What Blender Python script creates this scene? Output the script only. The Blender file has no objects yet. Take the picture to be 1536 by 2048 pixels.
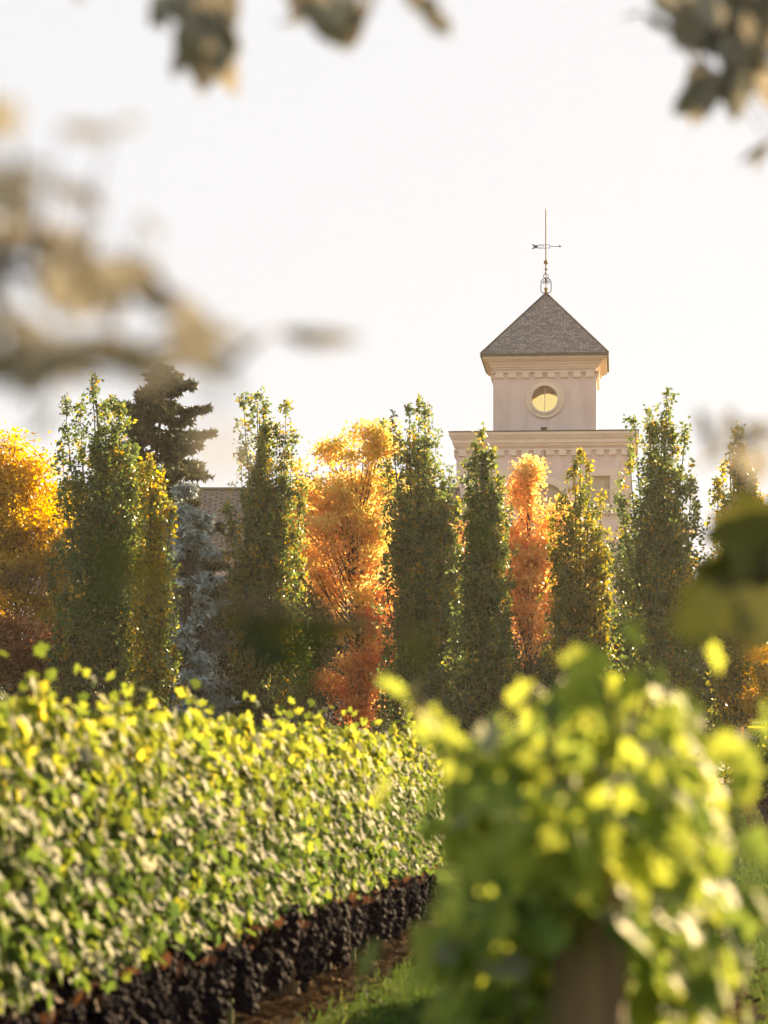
import bpy, bmesh, math, random
import numpy as np
from mathutils import Vector, Matrix

random.seed(7)
R = np.random.default_rng(7)
scene = bpy.context.scene
col = scene.collection
F = 5689.0            # focal length of the photograph in its own pixels
EYE = 1.56            # camera height
HZ = 1540.0           # horizon row
rad = math.radians

SUN_AZ, SUN_EL = 32.0, 19.0
SUN_STRENGTH = 5.0
SKY_STRENGTH = 0.15
EXPOSURE = 2.36
SKY_CAP = (.885, 1.0, 1.21)
WB_TEMP = 7850
HAZE = .00011

def zg(y):
    """ground profile: level by the vines, rising gently to the road"""
    return float(np.interp(y, [25, 83, 100], [0.0, 0.92, 1.35]))

def wx(px, y): return (px - 768.0) * y / F
def wz(py, y): return EYE + (HZ - py) * y / F

# ------------------------------------------------------------------ materials
def new_mat(name):
    m = bpy.data.materials.new(name); m.use_nodes = True
    nt = m.node_tree; nt.nodes.clear()
    return m, nt, nt.nodes, nt.links

def ramp_fill(r, stops):
    els = r.color_ramp.elements
    while len(els) > 1: els.remove(els[-1])
    els[0].position = stops[0][0]; els[0].color = (*stops[0][1], 1)
    for p, c in stops[1:]:
        e = els.new(p); e.color = (*c, 1)

def leaf_mat(name, stops, trans=0.45, rough=0.5, spec=0.4, tval=1.4, tsat=1.1):
    m, nt, N, L = new_mat(name)
    at = N.new('ShaderNodeAttribute'); at.attribute_name = 'tint'
    r = N.new('ShaderNodeValToRGB'); ramp_fill(r, stops)
    L.new(at.outputs['Fac'], r.inputs['Fac'])
    p = N.new('ShaderNodeBsdfPrincipled')
    p.inputs['Roughness'].default_value = rough
    p.inputs['Specular IOR Level'].default_value = spec
    L.new(r.outputs['Color'], p.inputs['Base Color'])
    h = N.new('ShaderNodeHueSaturation')
    h.inputs['Saturation'].default_value = tsat; h.inputs['Value'].default_value = tval
    L.new(r.outputs['Color'], h.inputs['Color'])
    t = N.new('ShaderNodeBsdfTranslucent'); L.new(h.outputs['Color'], t.inputs['Color'])
    mx = N.new('ShaderNodeMixShader'); mx.inputs['Fac'].default_value = trans
    L.new(p.outputs[0], mx.inputs[1]); L.new(t.outputs[0], mx.inputs[2])
    o = N.new('ShaderNodeOutputMaterial'); L.new(mx.outputs[0], o.inputs['Surface'])
    return m

def noise_mat(name, stops, scale=8.0, detail=6.0, rough=0.85, bump=0.0, spec=0.3, stretch=(1, 1, 1), metallic=0.0):
    m, nt, N, L = new_mat(name)
    tc = N.new('ShaderNodeTexCoord'); mp = N.new('ShaderNodeMapping')
    mp.inputs['Scale'].default_value = stretch
    L.new(tc.outputs['Object'], mp.inputs['Vector'])
    n = N.new('ShaderNodeTexNoise'); n.inputs['Scale'].default_value = scale; n.inputs['Detail'].default_value = detail
    L.new(mp.outputs['Vector'], n.inputs['Vector'])
    r = N.new('ShaderNodeValToRGB'); ramp_fill(r, stops); L.new(n.outputs['Fac'], r.inputs['Fac'])
    p = N.new('ShaderNodeBsdfPrincipled'); p.inputs['Roughness'].default_value = rough
    p.inputs['Specular IOR Level'].default_value = spec; p.inputs['Metallic'].default_value = metallic
    L.new(r.outputs['Color'], p.inputs['Base Color'])
    if bump:
        b = N.new('ShaderNodeBump'); b.inputs['Strength'].default_value = bump; b.inputs['Distance'].default_value = 0.02
        L.new(n.outputs['Fac'], b.inputs['Height']); L.new(b.outputs['Normal'], p.inputs['Normal'])
    o = N.new('ShaderNodeOutputMaterial'); L.new(p.outputs[0], o.inputs['Surface'])
    return m

def shingle_mat(name, c1, c2, mortar, bw, bh, msize):
    m, nt, N, L = new_mat(name)
    uv = N.new('ShaderNodeUVMap'); uv.uv_map = 'UVMap'
    b = N.new('ShaderNodeTexBrick')
    b.inputs['Scale'].default_value = 1.0; b.inputs['Brick Width'].default_value = bw; b.inputs['Row Height'].default_value = bh
    b.inputs['Mortar Size'].default_value = msize; b.inputs['Bias'].default_value = 0.1
    b.inputs['Color1'].default_value = (*c1, 1); b.inputs['Color2'].default_value = (*c2, 1); b.inputs['Mortar'].default_value = (*mortar, 1)
    L.new(uv.outputs['UV'], b.inputs['Vector'])
    n = N.new('ShaderNodeTexNoise'); n.inputs['Scale'].default_value = 9.0; n.inputs['Detail'].default_value = 8
    L.new(uv.outputs['UV'], n.inputs['Vector'])
    hs = N.new('ShaderNodeHueSaturation')
    mr = N.new('ShaderNodeMapRange'); mr.inputs['From Min'].default_value = .25; mr.inputs['From Max'].default_value = .75
    mr.inputs['To Min'].default_value = 0.5; mr.inputs['To Max'].default_value = 1.7
    L.new(n.outputs['Fac'], mr.inputs['Value']); L.new(mr.outputs[0], hs.inputs['Value']); L.new(b.outputs['Color'], hs.inputs['Color'])
    p = N.new('ShaderNodeBsdfPrincipled'); p.inputs['Roughness'].default_value = .8; p.inputs['Specular IOR Level'].default_value = .3
    L.new(hs.outputs['Color'], p.inputs['Base Color'])
    bp = N.new('ShaderNodeBump'); bp.inputs['Strength'].default_value = .3; bp.inputs['Distance'].default_value = .01
    L.new(b.outputs['Fac'], bp.inputs['Height']); bp.invert = True; L.new(bp.outputs['Normal'], p.inputs['Normal'])
    o = N.new('ShaderNodeOutputMaterial'); L.new(p.outputs[0], o.inputs['Surface'])
    return m

def plain_mat(name, c, rough=.5, metallic=0.0, spec=.5):
    return noise_mat(name, [(.3, tuple(x * .82 for x in c)), (.7, tuple(min(1, x * 1.12) for x in c))], 6, 4, rough, 0, spec, metallic=metallic)

M = {}
M['oak'] = leaf_mat('oak_leaves', [(0, (.032, .056, .022)), (.38, (.062, .098, .030)), (.64, (.115, .145, .038)), (.84, (.26, .21, .036)), (1, (.42, .23, .028))], .5, .42, .5, 1.9, 1.1)
M['oak_gold'] = leaf_mat('golden_oak_leaves', [(0, (.05, .075, .024)), (.38, (.115, .14, .03)), (.65, (.30, .235, .035)), (1, (.52, .28, .03))], .5, .42, .5, 1.7, 1.1)
M['maple'] = leaf_mat('orange_maple_leaves', [(0, (.70, .20, .05)), (.22, (.82, .36, .10)), (.5, (.88, .53, .17)), (.75, (.80, .54, .12)), (1, (.56, .44, .06))], .55, .5, .25, 1.15, .92)
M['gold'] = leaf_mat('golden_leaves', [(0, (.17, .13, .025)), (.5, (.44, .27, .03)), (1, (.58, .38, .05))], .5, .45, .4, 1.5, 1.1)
M['redleaf'] = leaf_mat('russet_leaves', [(0, (.10, .04, .025)), (.5, (.28, .10, .04)), (1, (.45, .22, .08))], .45, .5, .4, 1.4)
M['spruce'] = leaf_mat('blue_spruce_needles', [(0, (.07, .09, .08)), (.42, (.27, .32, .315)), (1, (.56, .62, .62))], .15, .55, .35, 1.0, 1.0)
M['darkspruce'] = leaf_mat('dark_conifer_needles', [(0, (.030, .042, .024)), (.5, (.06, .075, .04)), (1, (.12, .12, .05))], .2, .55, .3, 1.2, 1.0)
M['yew'] = leaf_mat('dark_evergreen_leaves', [(0, (.028, .046, .024)), (.6, (.058, .085, .034)), (1, (.16, .15, .04))], .45, .42, .5, 1.7)
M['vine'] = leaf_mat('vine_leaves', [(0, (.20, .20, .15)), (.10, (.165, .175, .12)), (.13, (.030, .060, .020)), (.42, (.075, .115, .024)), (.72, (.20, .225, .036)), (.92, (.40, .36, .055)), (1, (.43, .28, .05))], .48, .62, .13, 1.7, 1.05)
M['brightvine'] = leaf_mat('brightened_vine_leaves', [(0, (.22, .225, .16)), (.10, (.18, .20, .13)), (.13, (.055, .10, .026)), (.42, (.12, .175, .034)), (.72, (.25, .285, .045)), (.92, (.40, .38, .06)), (1, (.43, .28, .05))], .52, .6, .15, 1.7, 1.0)  # fresher green than vine_leaves, lightened further to stand in for fill light
M['dry'] = leaf_mat('dry_vine_leaves', [(0, (.03, .014, .010)), (.6, (.09, .036, .02)), (1, (.17, .08, .04))], .3, .7, .2, 1.2, 1.0)
M['near'] = leaf_mat('sky_washed_tree_leaves', [(0, (.15, .13, .095)), (.5, (.26, .23, .175)), (1, (.37, .33, .255))], .25, .6, .2, 1.05, .75)  # beige: glare of the bright sky put into the leaf colour
M['neardark'] = leaf_mat('unlit_tree_leaves', [(0, (.075, .085, .022)), (.6, (.12, .12, .028)), (1, (.16, .13, .035))], .15, .6, .25, 1.2, 1.0)  # same kind of near leaves, unlit look put into the colour
M['shade'] = leaf_mat('shaded_tree_leaves', [(0, (.025, .036, .014)), (.6, (.045, .055, .018)), (1, (.07, .065, .02))], .12, .7, .1, 1.0, 1.0)  # darkest copy of the near leaves, shade put into the colour
M['grass'] = leaf_mat('grass_blades', [(0, (.03, .055, .014)), (.6, (.06, .105, .02)), (.93, (.11, .12, .03)), (1, (.18, .14, .06))], .4, .7, .1, 1.4, 1.0)
M['litter'] = leaf_mat('fallen_leaf_litter', [(0, (.03, .02, .013)), (.6, (.075, .048, .028)), (1, (.17, .115, .065))], .1, .9, .0, 1.0, 1.0)
M['bark'] = noise_mat('bark', [(.3, (.035, .024, .017)), (.7, (.11, .085, .065))], 14, 8, .9, .6, .2, (1, 1, .25))
M['vinebark'] = noise_mat('vine_bark', [(.3, (.022, .016, .012)), (.7, (.09, .07, .055))], 30, 8, .9, .8, .2, (1, 1, .15))
M['post'] = noise_mat('weathered_post_wood', [(.25, (.08, .050, .026)), (.55, (.18, .118, .062)), (.8, (.27, .185, .105))], 22, 9, .85, .5, .25, (1, 1, .06))
M['stake'] = noise_mat('green_stake', [(.3, (.10, .12, .04)), (.7, (.17, .18, .07))], 10, 5, .6, .1)
M['wire'] = plain_mat('wire_steel', (.35, .35, .34), .4, 1.0)
M['grape'] = noise_mat('dark_grapes', [(.3, (.006, .005, .010)), (.7, (.024, .015, .022))], 40, 4, .8, 0, .06)
M['stucco'] = noise_mat('cream_stucco', [(.25, (.62, .465, .41)), (.5, (.73, .56, .505)), (.75, (.77, .60, .545))], 2.2, 10, .9, .06, .2, (1, 1, .22))
M['trim'] = noise_mat('moulding_stucco', [(.3, (.72, .57, .46)), (.7, (.80, .65, .54))], 2, 8, .85, .04, .2)
M['inside'] = noise_mat('interior_plaster', [(.3, (.62, .52, .37)), (.7, (.70, .59, .43))], 2, 5, .9)
M['roof'] = shingle_mat('grey_slate_shingles', (.13, .10, .094), (.24, .19, .178), (.07, .055, .05), .23, .115, .008)
M['roof2'] = shingle_mat('brown_shingles', (.165, .105, .075), (.23, .15, .11), (.06, .04, .03), .42, .19, .03)
M['gutter'] = plain_mat('brown_metal', (.10, .075, .055), .45, .4)
M['iron'] = plain_mat('dark_iron', (.045, .030, .022), .5, .5)
M['brass'] = plain_mat('aged_brass', (.34, .19, .07), .38, .8)
M['steel'] = plain_mat('pale_steel', (.28, .25, .22), .5, .3)
M['blind'] = plain_mat('tan_blind', (.50, .41, .28), .6)
M['shutter'] = plain_mat('grey_shutter', (.22, .19, .17), .6)
M['road'] = noise_mat('pale_asphalt', [(.3, (.30, .25, .235)), (.7, (.40, .34, .32))], 4, 8, .9, .1, 0)
M['soil'] = noise_mat('brown_soil', [(.25, (.016, .011, .007)), (.5, (.040, .027, .018)), (.75, (.075, .052, .034))], 7, 10, .95, .8, 0)
M['rock'] = noise_mat('pale_rock', [(.3, (.30, .28, .26)), (.7, (.5, .47, .44))], 5, 8, .85, .3)

def ground_mat():
    m, nt, N, L = new_mat('lawn')
    tc = N.new('ShaderNodeTexCoord')
    n1 = N.new('ShaderNodeTexNoise'); n1.inputs['Scale'].default_value = .6; n1.inputs['Detail'].default_value = 6
    n2 = N.new('ShaderNodeTexNoise'); n2.inputs['Scale'].default_value = 18; n2.inputs['Detail'].default_value = 10
    L.new(tc.outputs['Object'], n1.inputs['Vector']); L.new(tc.outputs['Object'], n2.inputs['Vector'])
    a = N.new('ShaderNodeMath'); a.operation = 'MULTIPLY_ADD'; a.inputs[1].default_value = .55
    L.new(n1.outputs['Fac'], a.inputs[0])
    b = N.new('ShaderNodeMath'); b.operation = 'MULTIPLY'; b.inputs[1].default_value = .45
    L.new(n2.outputs['Fac'], b.inputs[0]); L.new(b.outputs[0], a.inputs[2])
    r = N.new('ShaderNodeValToRGB'); ramp_fill(r, [(.3, (.022, .042, .010)), (.5, (.042, .068, .015)), (.68, (.09, .095, .028))])
    L.new(a.outputs[0], r.inputs['Fac'])
    p = N.new('ShaderNodeBsdfPrincipled'); p.inputs['Roughness'].default_value = 1; p.inputs['Specular IOR Level'].default_value = 0
    L.new(r.outputs['Color'], p.inputs['Base Color'])
    bp = N.new('ShaderNodeBump'); bp.inputs['Strength'].default_value = .8; bp.inputs['Distance'].default_value = .03
    L.new(n2.outputs['Fac'], bp.inputs['Height']); L.new(bp.outputs['Normal'], p.inputs['Normal'])
    o = N.new('ShaderNodeOutputMaterial'); L.new(p.outputs[0], o.inputs['Surface'])
    return m
M['lawn'] = ground_mat()

def glass_mat():
    m, nt, N, L = new_mat('amber_tinted_glass')
    t = N.new('ShaderNodeBsdfTransparent'); t.inputs['Color'].default_value = (.98, .86, .52, 1)
    g = N.new('ShaderNodeBsdfGlossy'); g.inputs['Roughness'].default_value = .05
    mx = N.new('ShaderNodeMixShader'); mx.inputs['Fac'].default_value = .05
    L.new(t.outputs[0], mx.inputs[1]); L.new(g.outputs[0], mx.inputs[2])
    o = N.new('ShaderNodeOutputMaterial'); L.new(mx.outputs[0], o.inputs['Surface'])
    return m
M['amber'] = glass_mat()

# ------------------------------------------------------------------ object helpers
def tag(o, label=None, cat=None, group=None, kind=None):
    if label: o['label'] = label
    if cat: o['category'] = cat
    if group: o['group'] = group
    if kind: o['kind'] = kind
    return o

def empty(name, loc, rz=0.0):
    o = bpy.data.objects.new(name, None); col.objects.link(o)
    o.location = loc; o.rotation_euler = (0, 0, rz); o.empty_display_size = .2
    return o

def link_mesh(name, me, mat, parent=None, loc=(0, 0, 0)):
    o = bpy.data.objects.new(name, me); col.objects.link(o)
    if mat is not None and not me.materials: me.materials.append(mat)
    o.location = loc
    if parent is not None: o.parent = parent
    return o

def np_mesh(name, V, T, tint=None):
    """triangle mesh from numpy arrays; tint: one value per vertex"""
    me = bpy.data.meshes.new(name)
    V = np.ascontiguousarray(V, dtype=np.float32); T = np.ascontiguousarray(T, dtype=np.int32)
    me.vertices.add(len(V)); me.vertices.foreach_set('co', V.ravel())
    me.loops.add(T.size); me.loops.foreach_set('vertex_index', T.ravel())
    me.polygons.add(len(T)); me.polygons.foreach_set('loop_start', np.arange(0, T.size, 3, dtype=np.int32))
    me.update(calc_edges=True)
    if tint is not None:
        a = me.attributes.new('tint', 'FLOAT', 'POINT')
        a.data.foreach_set('value', np.ascontiguousarray(tint, dtype=np.float32))
    return me

# leaf outlines: length along x from the stalk, slight fold
def fan(outline, cz):
    V = [(.45, 0, cz)] + [(x, y, z) for x, y, z in outline]
    n = len(outline)
    T = [(0, 1 + i, 1 + (i + 1) % n) for i in range(n)]
    return np.array(V), np.array(T)
LEAF4 = (np.array([(0, 0, 0), (.5, .3, .09), (1, 0, 0), (.5, -.3, .09)]), np.array([(0, 3, 2), (0, 2, 1)]))
NEEDLE = (np.array([(0, .06, 0), (0, -.06, 0), (1, 0, 0)]), np.array([(0, 1, 2)]))
BLADE = (np.array([(0, .05, 0), (0, -.05, 0), (.55, .03, .1), (.55, -.03, .1), (1, 0, .35)]), np.array([(0, 1, 3), (0, 3, 2), (2, 3, 4)]))
VINE = fan([(.12, 0, 0), (-.05, .30, .05), (.22, .52, .10), (.40, .36, .05), (.72, .50, .08), (.74, .22, .03), (1.05, 0, -.06),
            (.74, -.22, .03), (.72, -.50, .08), (.40, -.36, .05), (.22, -.52, .10), (-.05, -.30, .05)], -.05)
OVAL = fan([(0, 0, 0), (.15, .16, .03), (.4, .27, .05), (.7, .25, .03), (.9, .12, 0), (1.05, 0, -.05), (.9, -.12, 0), (.7, -.25, .03), (.4, -.30, .05), (.15, -.18, .03)], -.03)

def unit(v):
    n = np.linalg.norm(v, axis=-1, keepdims=True); n[n == 0] = 1
    return v / n

def leaves(name, C, size, tint, tmpl=LEAF4, normal=None, along=None):
    """one mesh of leaf blades at centres C"""
    C = np.asarray(C, float); n = len(C)
    nz = unit(R.normal(size=(n, 3)) if normal is None else np.asarray(normal, float))
    ax = R.normal(size=(n, 3)) if along is None else np.asarray(along, float)
    ax = unit(ax - (ax * nz).sum(1, keepdims=True) * nz)
    ay = np.cross(nz, ax)
    TV, TT = tmpl
    s = np.broadcast_to(np.asarray(size, float), (n,))[:, None, None]
    V = C[:, None, :] + s * (TV[None, :, 0:1] * ax[:, None, :] + TV[None, :, 1:2] * ay[:, None, :] + TV[None, :, 2:3] * nz[:, None, :])
    T = TT[None] + (np.arange(n) * len(TV))[:, None, None]
    return np_mesh(name, V.reshape(-1, 3), T.reshape(-1, 3), np.repeat(np.clip(tint, 0, 1), len(TV)))

class MB:
    def __init__(s): s.v = []; s.f = []; s.uv = {}
    def box(s, x0, x1, y0, y1, z0, z1):
        b = len(s.v)
        s.v += [(x0, y0, z0), (x1, y0, z0), (x1, y1, z0), (x0, y1, z0), (x0, y0, z1), (x1, y0, z1), (x1, y1, z1), (x0, y1, z1)]
        s.f += [tuple(b + i for i in q) for q in ((0, 3, 2, 1), (4, 5, 6, 7), (0, 1, 5, 4), (1, 2, 6, 5), (2, 3, 7, 6), (3, 0, 4, 7))]
    def add(s, o):
        b = len(s.v); s.v += o.v; s.f += [tuple(i + b for i in f) for f in o.f]
    def tube(s, pts, radii, n=8, cap=True):
        pts = [Vector([float(c) for c in p]) for p in pts]
        if not hasattr(radii, '__len__'): radii = [radii] * len(pts)
        b = len(s.v); prev = None; radii = [float(q) for q in radii]
        for i, p in enumerate(pts):
            d = (pts[min(i + 1, len(pts) - 1)] - pts[max(i - 1, 0)]).normalized()
            if prev is None:
                a = d.orthogonal().normalized()
            else:
                a = (prev - d * prev.dot(d)).normalized()
            prev = a; c = d.cross(a)
            for k in range(n):
                t = 2 * math.pi * k / n
                s.v.append(tuple(p + radii[i] * (math.cos(t) * a + math.sin(t) * c)))
        for i in range(len(pts) - 1):
            for k in range(n):
                k2 = (k + 1) % n
                s.f.append((b + i * n + k, b + i * n + k2, b + (i + 1) * n + k2, b + (i + 1) * n + k))
        if cap:
            s.f.append(tuple(b + k for k in reversed(range(n))))
            s.f.append(tuple(b + (len(pts) - 1) * n + k for k in range(n)))
    def lathe(s, prof, n=24, c=(0, 0, 0), axis='z'):
        """profile of (r, h) pairs turned round an axis; closed ring when r>0 at both ends"""
        b = len(s.v); m = len(prof)
        for k in range(n):
            t = 2 * math.pi * k / n
            for r, h in prof:
                if axis == 'z': s.v.append((c[0] + r * math.cos(t), c[1] + r * math.sin(t), c[2] + h))
                else: s.v.append((c[0] + r * math.cos(t), c[1] + h, c[2] + r * math.sin(t)))
        for k in range(n):
            k2 = (k + 1) % n
            for i in range(m - 1):
                s.f.append((b + k * m + i, b + k2 * m + i, b + k2 * m + i + 1, b + k * m + i + 1))
    def build(s, name, mat, parent=None, loc=(0, 0, 0), smooth=False, bevel=0.0):
        me = bpy.data.meshes.new(name); me.from_pydata(s.v, [], s.f)
        bm = bmesh.new(); bm.from_mesh(me); bmesh.ops.recalc_face_normals(bm, faces=bm.faces)
        if bevel:
            bmesh.ops.bevel(bm, geom=bm.edges[:], offset=bevel, segments=1, affect='EDGES')
        bm.to_mesh(me); bm.free()
        if smooth:
            for p in me.polygons: p.use_smooth = True
        me.update()
        return link_mesh(name, me, mat, parent, loc)

def bez(p0, p1, p2, n=7):
    p0, p1, p2 = map(np.array, (p0, p1, p2))
    t = np.linspace(0, 1, n)[:, None]
    return (1 - t) ** 2 * p0 + 2 * t * (1 - t) * p1 + t ** 2 * p2

def samp(poly, s):
    """points at fractions s along a polyline"""
    k = np.linspace(0, 1, len(poly))
    return np.stack([np.interp(s, k, poly[:, i]) for i in range(3)], 1)

# ------------------------------------------------------------------ world, sun, camera
def sky():
    w = bpy.data.worlds.new('World'); scene.world = w; w.use_nodes = True
    nt = w.node_tree; N = nt.nodes; L = nt.links; N.clear()
    s = N.new('ShaderNodeTexSky'); s.sky_type = 'NISHITA'; s.sun_disc = False
    s.sun_elevation = rad(SUN_EL); s.sun_rotation = rad(SUN_AZ)
    s.air_density = 1.0; s.dust_density = 2.5; s.ozone_density = 1.0; s.altitude = 100
    b = N.new('ShaderNodeBackground'); b.inputs['Strength'].default_value = SKY_STRENGTH
    o = N.new('ShaderNodeOutputWorld')
    # thin bright haze: the sky levels off to an even pale tone
    mn = N.new('ShaderNodeVectorMath'); mn.operation = 'MINIMUM'
    c = .90 / (SKY_STRENGTH * 2 ** EXPOSURE); mn.inputs[1].default_value = (c * SKY_CAP[0], c * SKY_CAP[1], c * SKY_CAP[2])
    L.new(s.outputs[0], mn.inputs[0]); L.new(mn.outputs[0], b.inputs['Color']); L.new(b.outputs[0], o.inputs['Surface'])
sky()
sl = bpy.data.lights.new('sun', 'SUN'); sl.energy = SUN_STRENGTH; sl.angle = rad(.5); sl.color = (1.0, .78, .52)
so = bpy.data.objects.new('sun', sl); col.objects.link(so)
sd = Vector((math.sin(rad(SUN_AZ)) * math.cos(rad(SUN_EL)), math.cos(rad(SUN_AZ)) * math.cos(rad(SUN_EL)), math.sin(rad(SUN_EL))))
so.rotation_euler = sd.to_track_quat('Z', 'Y').to_euler(); so.location = (30, 60, 40)

cd = bpy.data.cameras.new('camera'); cam = bpy.data.objects.new('camera', cd); col.objects.link(cam)
cd.sensor_fit = 'VERTICAL'; cd.sensor_height = 36; cd.lens = 36 * F / 2048
cd.shift_y = (HZ - 1024) / 2048
cd.clip_start = .1; cd.clip_end = 6000
cam.location = (0, 0, EYE); cam.rotation_euler = (rad(90), 0, 0)
cd.dof.use_dof = True; cd.dof.focus_distance = 98; cd.dof.aperture_fstop = 3.5; cd.dof.aperture_blades = 0
scene.camera = cam
scene.view_settings.view_transform = 'Standard'; scene.view_settings.look = 'None'
scene.view_settings.exposure = EXPOSURE; scene.view_settings.gamma = 1
scene.view_settings.use_white_balance = True; scene.view_settings.white_balance_temperature = WB_TEMP
scene.render.engine = 'CYCLES'
scene.cycles.use_denoising = True
scene.cycles.max_bounces = 8; scene.cycles.transparent_max_bounces = 16
scene.cycles.sample_clamp_indirect = 8

def haze():
    m, nt, N, L = new_mat('evening_haze')
    v = N.new('ShaderNodeVolumePrincipled'); v.inputs['Color'].default_value = (1, .93, .84, 1)
    v.inputs['Density'].default_value = HAZE; v.inputs['Anisotropy'].default_value = .55
    o = N.new('ShaderNodeOutputMaterial'); L.new(v.outputs[0], o.inputs['Volume'])
    b = MB(); b.box(-2600, 2600, -70, 4100, -1.2, 30)
    tag(b.build('haze', m), kind='stuff')
haze()
# ------------------------------------------------------------------ ground
ROW = .118                         # the rows run slightly to the right
def rowx(a, y): return a + ROW * y
def sheet(name, left, right, ys, lift, mat):
    me = bpy.data.meshes.new(name); v = []; f = []
    for y in ys:
        v += [(left(y), y, zg(y) + lift), (right(y), y, zg(y) + lift)]
    for i in range(len(ys) - 1): f.append((2 * i, 2 * i + 1, 2 * i + 3, 2 * i + 2))
    me.from_pydata(v, [], f); me.update()
    return tag(link_mesh(name, me, mat), kind='structure')
sheet('ground', lambda y: -2500, lambda y: 2500, [-60, 0, 25, 40, 60, 83, 92, 100, 140, 4000], 0, M['lawn'])
ROWS = {'near': -.24, 'hedge': -3.0, 'far': .80}
sheet('soil', lambda y: rowx(-3.0, y) - .42, lambda y: rowx(-3.0, y) + .46 , [3, 12, 25, 29.5], .004, M['soil'])
sheet('soil', lambda y: rowx(-.24, y) - .40, lambda y: rowx(-.24, y) + .42, [3.6, 12, 23.5], .004, M['soil'])
sheet('soil', lambda y: rowx(.95, y) - .42, lambda y: rowx(.95, y) + .42, [44, 60, 83, 83.6], .004, M['soil'])
sheet('road', lambda y: -120, lambda y: 120, [91.5, 97.5], .006, M['road'])

# grass blades and fallen leaves, where the photo shows them
def grass():
    n = 60000
    y = 4.5 + 60 * R.random(n) ** 1.7
    x = y * ROW + R.uniform(-2.75, 3.2, n)
    keep = (np.abs(x - y * ROW + .24) > .36 + .1 * R.random(n)) & (np.abs(x - y * ROW + 3.0) > .44)
    keep &= (np.abs(x) < .165 * y + .9)
    x, y = x[keep], y[keep]; n = len(x)
    C = np.stack([x, y, np.interp(y, [25, 83], [0, .92])], 1)
    al = np.stack([R.normal(0, .45, n), R.normal(0, .45, n), np.ones(n)], 1)
    g = leaves('grass', C, R.uniform(.05, .12, n), np.clip(R.normal(.45, .25, n), 0, 1), BLADE, R.normal(size=(n, 3)), al)
    tag(link_mesh('grass', g, M['grass']), 'mown green grass growing in the lane between the vine rows', 'grass', kind='stuff')
grass()
def litter():
    n = 11000
    y = 5 + 24 * R.random(n)
    a = np.where(R.random(n) < .7, -3.0, -.24)
    off = R.normal(0, .26, n)
    x = a + ROW * y + off
    C = np.stack([x, y, .008 + .02 * R.random(n)], 1)
    nm = R.normal(0, .35, (n, 3)); nm[:, 2] += 1
    me = leaves('fallen_leaves', C, R.uniform(.03, .09, n), R.random(n), VINE, nm)
    tag(link_mesh('fallen_leaves', me, M['litter']), 'dry brown fallen vine leaves lying on the soil under the rows', 'fallen leaves', kind='stuff')
litter()

# ------------------------------------------------------------------ vines
def grape_mesh(seed):
    r = random.Random(seed); bm = bmesh.new()
    for i in range(40):
        t = r.random(); rr = .042 * (1 - .75 * t) * math.sqrt(r.random()); a = r.random() * 6.283
        bmesh.ops.create_icosphere(bm, subdivisions=1, radius=r.uniform(.012, .016),
                                   matrix=Matrix.Translation((rr * math.cos(a), rr * math.sin(a), -.16 * t)))
    me = bpy.data.meshes.new('grape_cluster'); bm.to_mesh(me); bm.free(); me.materials.append(M['grape'])
    return me
GRAPES = [grape_mesh(k) for k in range(4)]

def canopy(n, half, zb, zt, hw, size, seed, yellow=.12, round_top=.0):
    g = np.random.default_rng(seed)
    y = g.uniform(-half, half, n)
    u = g.random(n); z = zb + .05 * np.sin(y * 11 + seed * 2) + (zt - zb + .06 * np.sin(y * 5 + seed * 1.7) + .03 * np.sin(y * 17 + seed)) * u ** .92
    x = hw * np.sign(g.normal(size=n)) * np.sqrt(g.random(n)) * (1 - .25 * (u > .85))
    top = zt - round_top * (np.abs(x) / hw) ** 2
    z = np.minimum(z, top - .12 * g.random(n))
    z += .10 * np.sin(y * 7 + seed) * u * g.random(n)
    nm = np.stack([np.sign(x) * 1.0 + g.normal(0, .5, n), g.normal(-.25, .6, n), .55 + g.normal(0, .5, n)], 1)
    al = np.stack([g.normal(0, .4, n), g.normal(0, .5, n), -1 + g.normal(0, .3, n)], 1)
    ti = np.clip(g.normal(.38, .14, n), .15, .8) + yellow * np.clip((u - .35) * 1.8, 0, 1) * 2.4  # sun glow of the hedge top put into the tint, yellower upwards
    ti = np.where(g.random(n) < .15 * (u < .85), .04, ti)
    return np.stack([x, y, z], 1), g.uniform(.6, 1.15, n) * size, ti, nm, al

def shoots(k, half, zt, seed, hmax=.2):
    """young shoots that stand up out of the hedge: (stem polylines, leaf centres)"""
    g = np.random.default_rng(seed); st = []; lv = []
    for i in range(k):
        b = np.array([g.normal(0, .09), g.uniform(-half, half), zt - .15]); h = g.uniform(.5 * hmax, hmax) + .12
        tip = b + np.array([g.normal(0, .10), g.normal(0, .10), h])
        p = bez(b, (b + tip) / 2 + g.normal(0, .04, 3), tip, 6); st.append(p)
        s = np.linspace(.35, 1, 7); q = samp(p, s) + g.normal(0, .03, (7, 3)); lv.append(q)
    return st, np.concatenate(lv)

VINE_ROT = -math.atan(ROW)
def vine_protos(n_leaf, size, count, zb=.66, zt=1.86, hw=.24, nshoot=2):
    out = []
    for k in range(count):
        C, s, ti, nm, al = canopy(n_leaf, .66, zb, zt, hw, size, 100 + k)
        st, lv = shoots(nshoot, .55, zt, 300 + k)
        m = len(lv)
        can = leaves('canopy', np.concatenate([C, lv]), np.concatenate([s, R.uniform(.55, .95, m) * size]),
                     np.concatenate([ti, R.normal(.62, .12, m)]), VINE, np.concatenate([nm, R.normal(size=(m, 3)) + [0, -.3, .6]]),
                     np.concatenate([al, R.normal(size=(m, 3))]))
        bs = []
        for p in st:
            b = MB(); b.tube(p, [.004] * 5 + [.002], 5); bs.append(b)
        out.append((can, bs))
    return out

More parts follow.
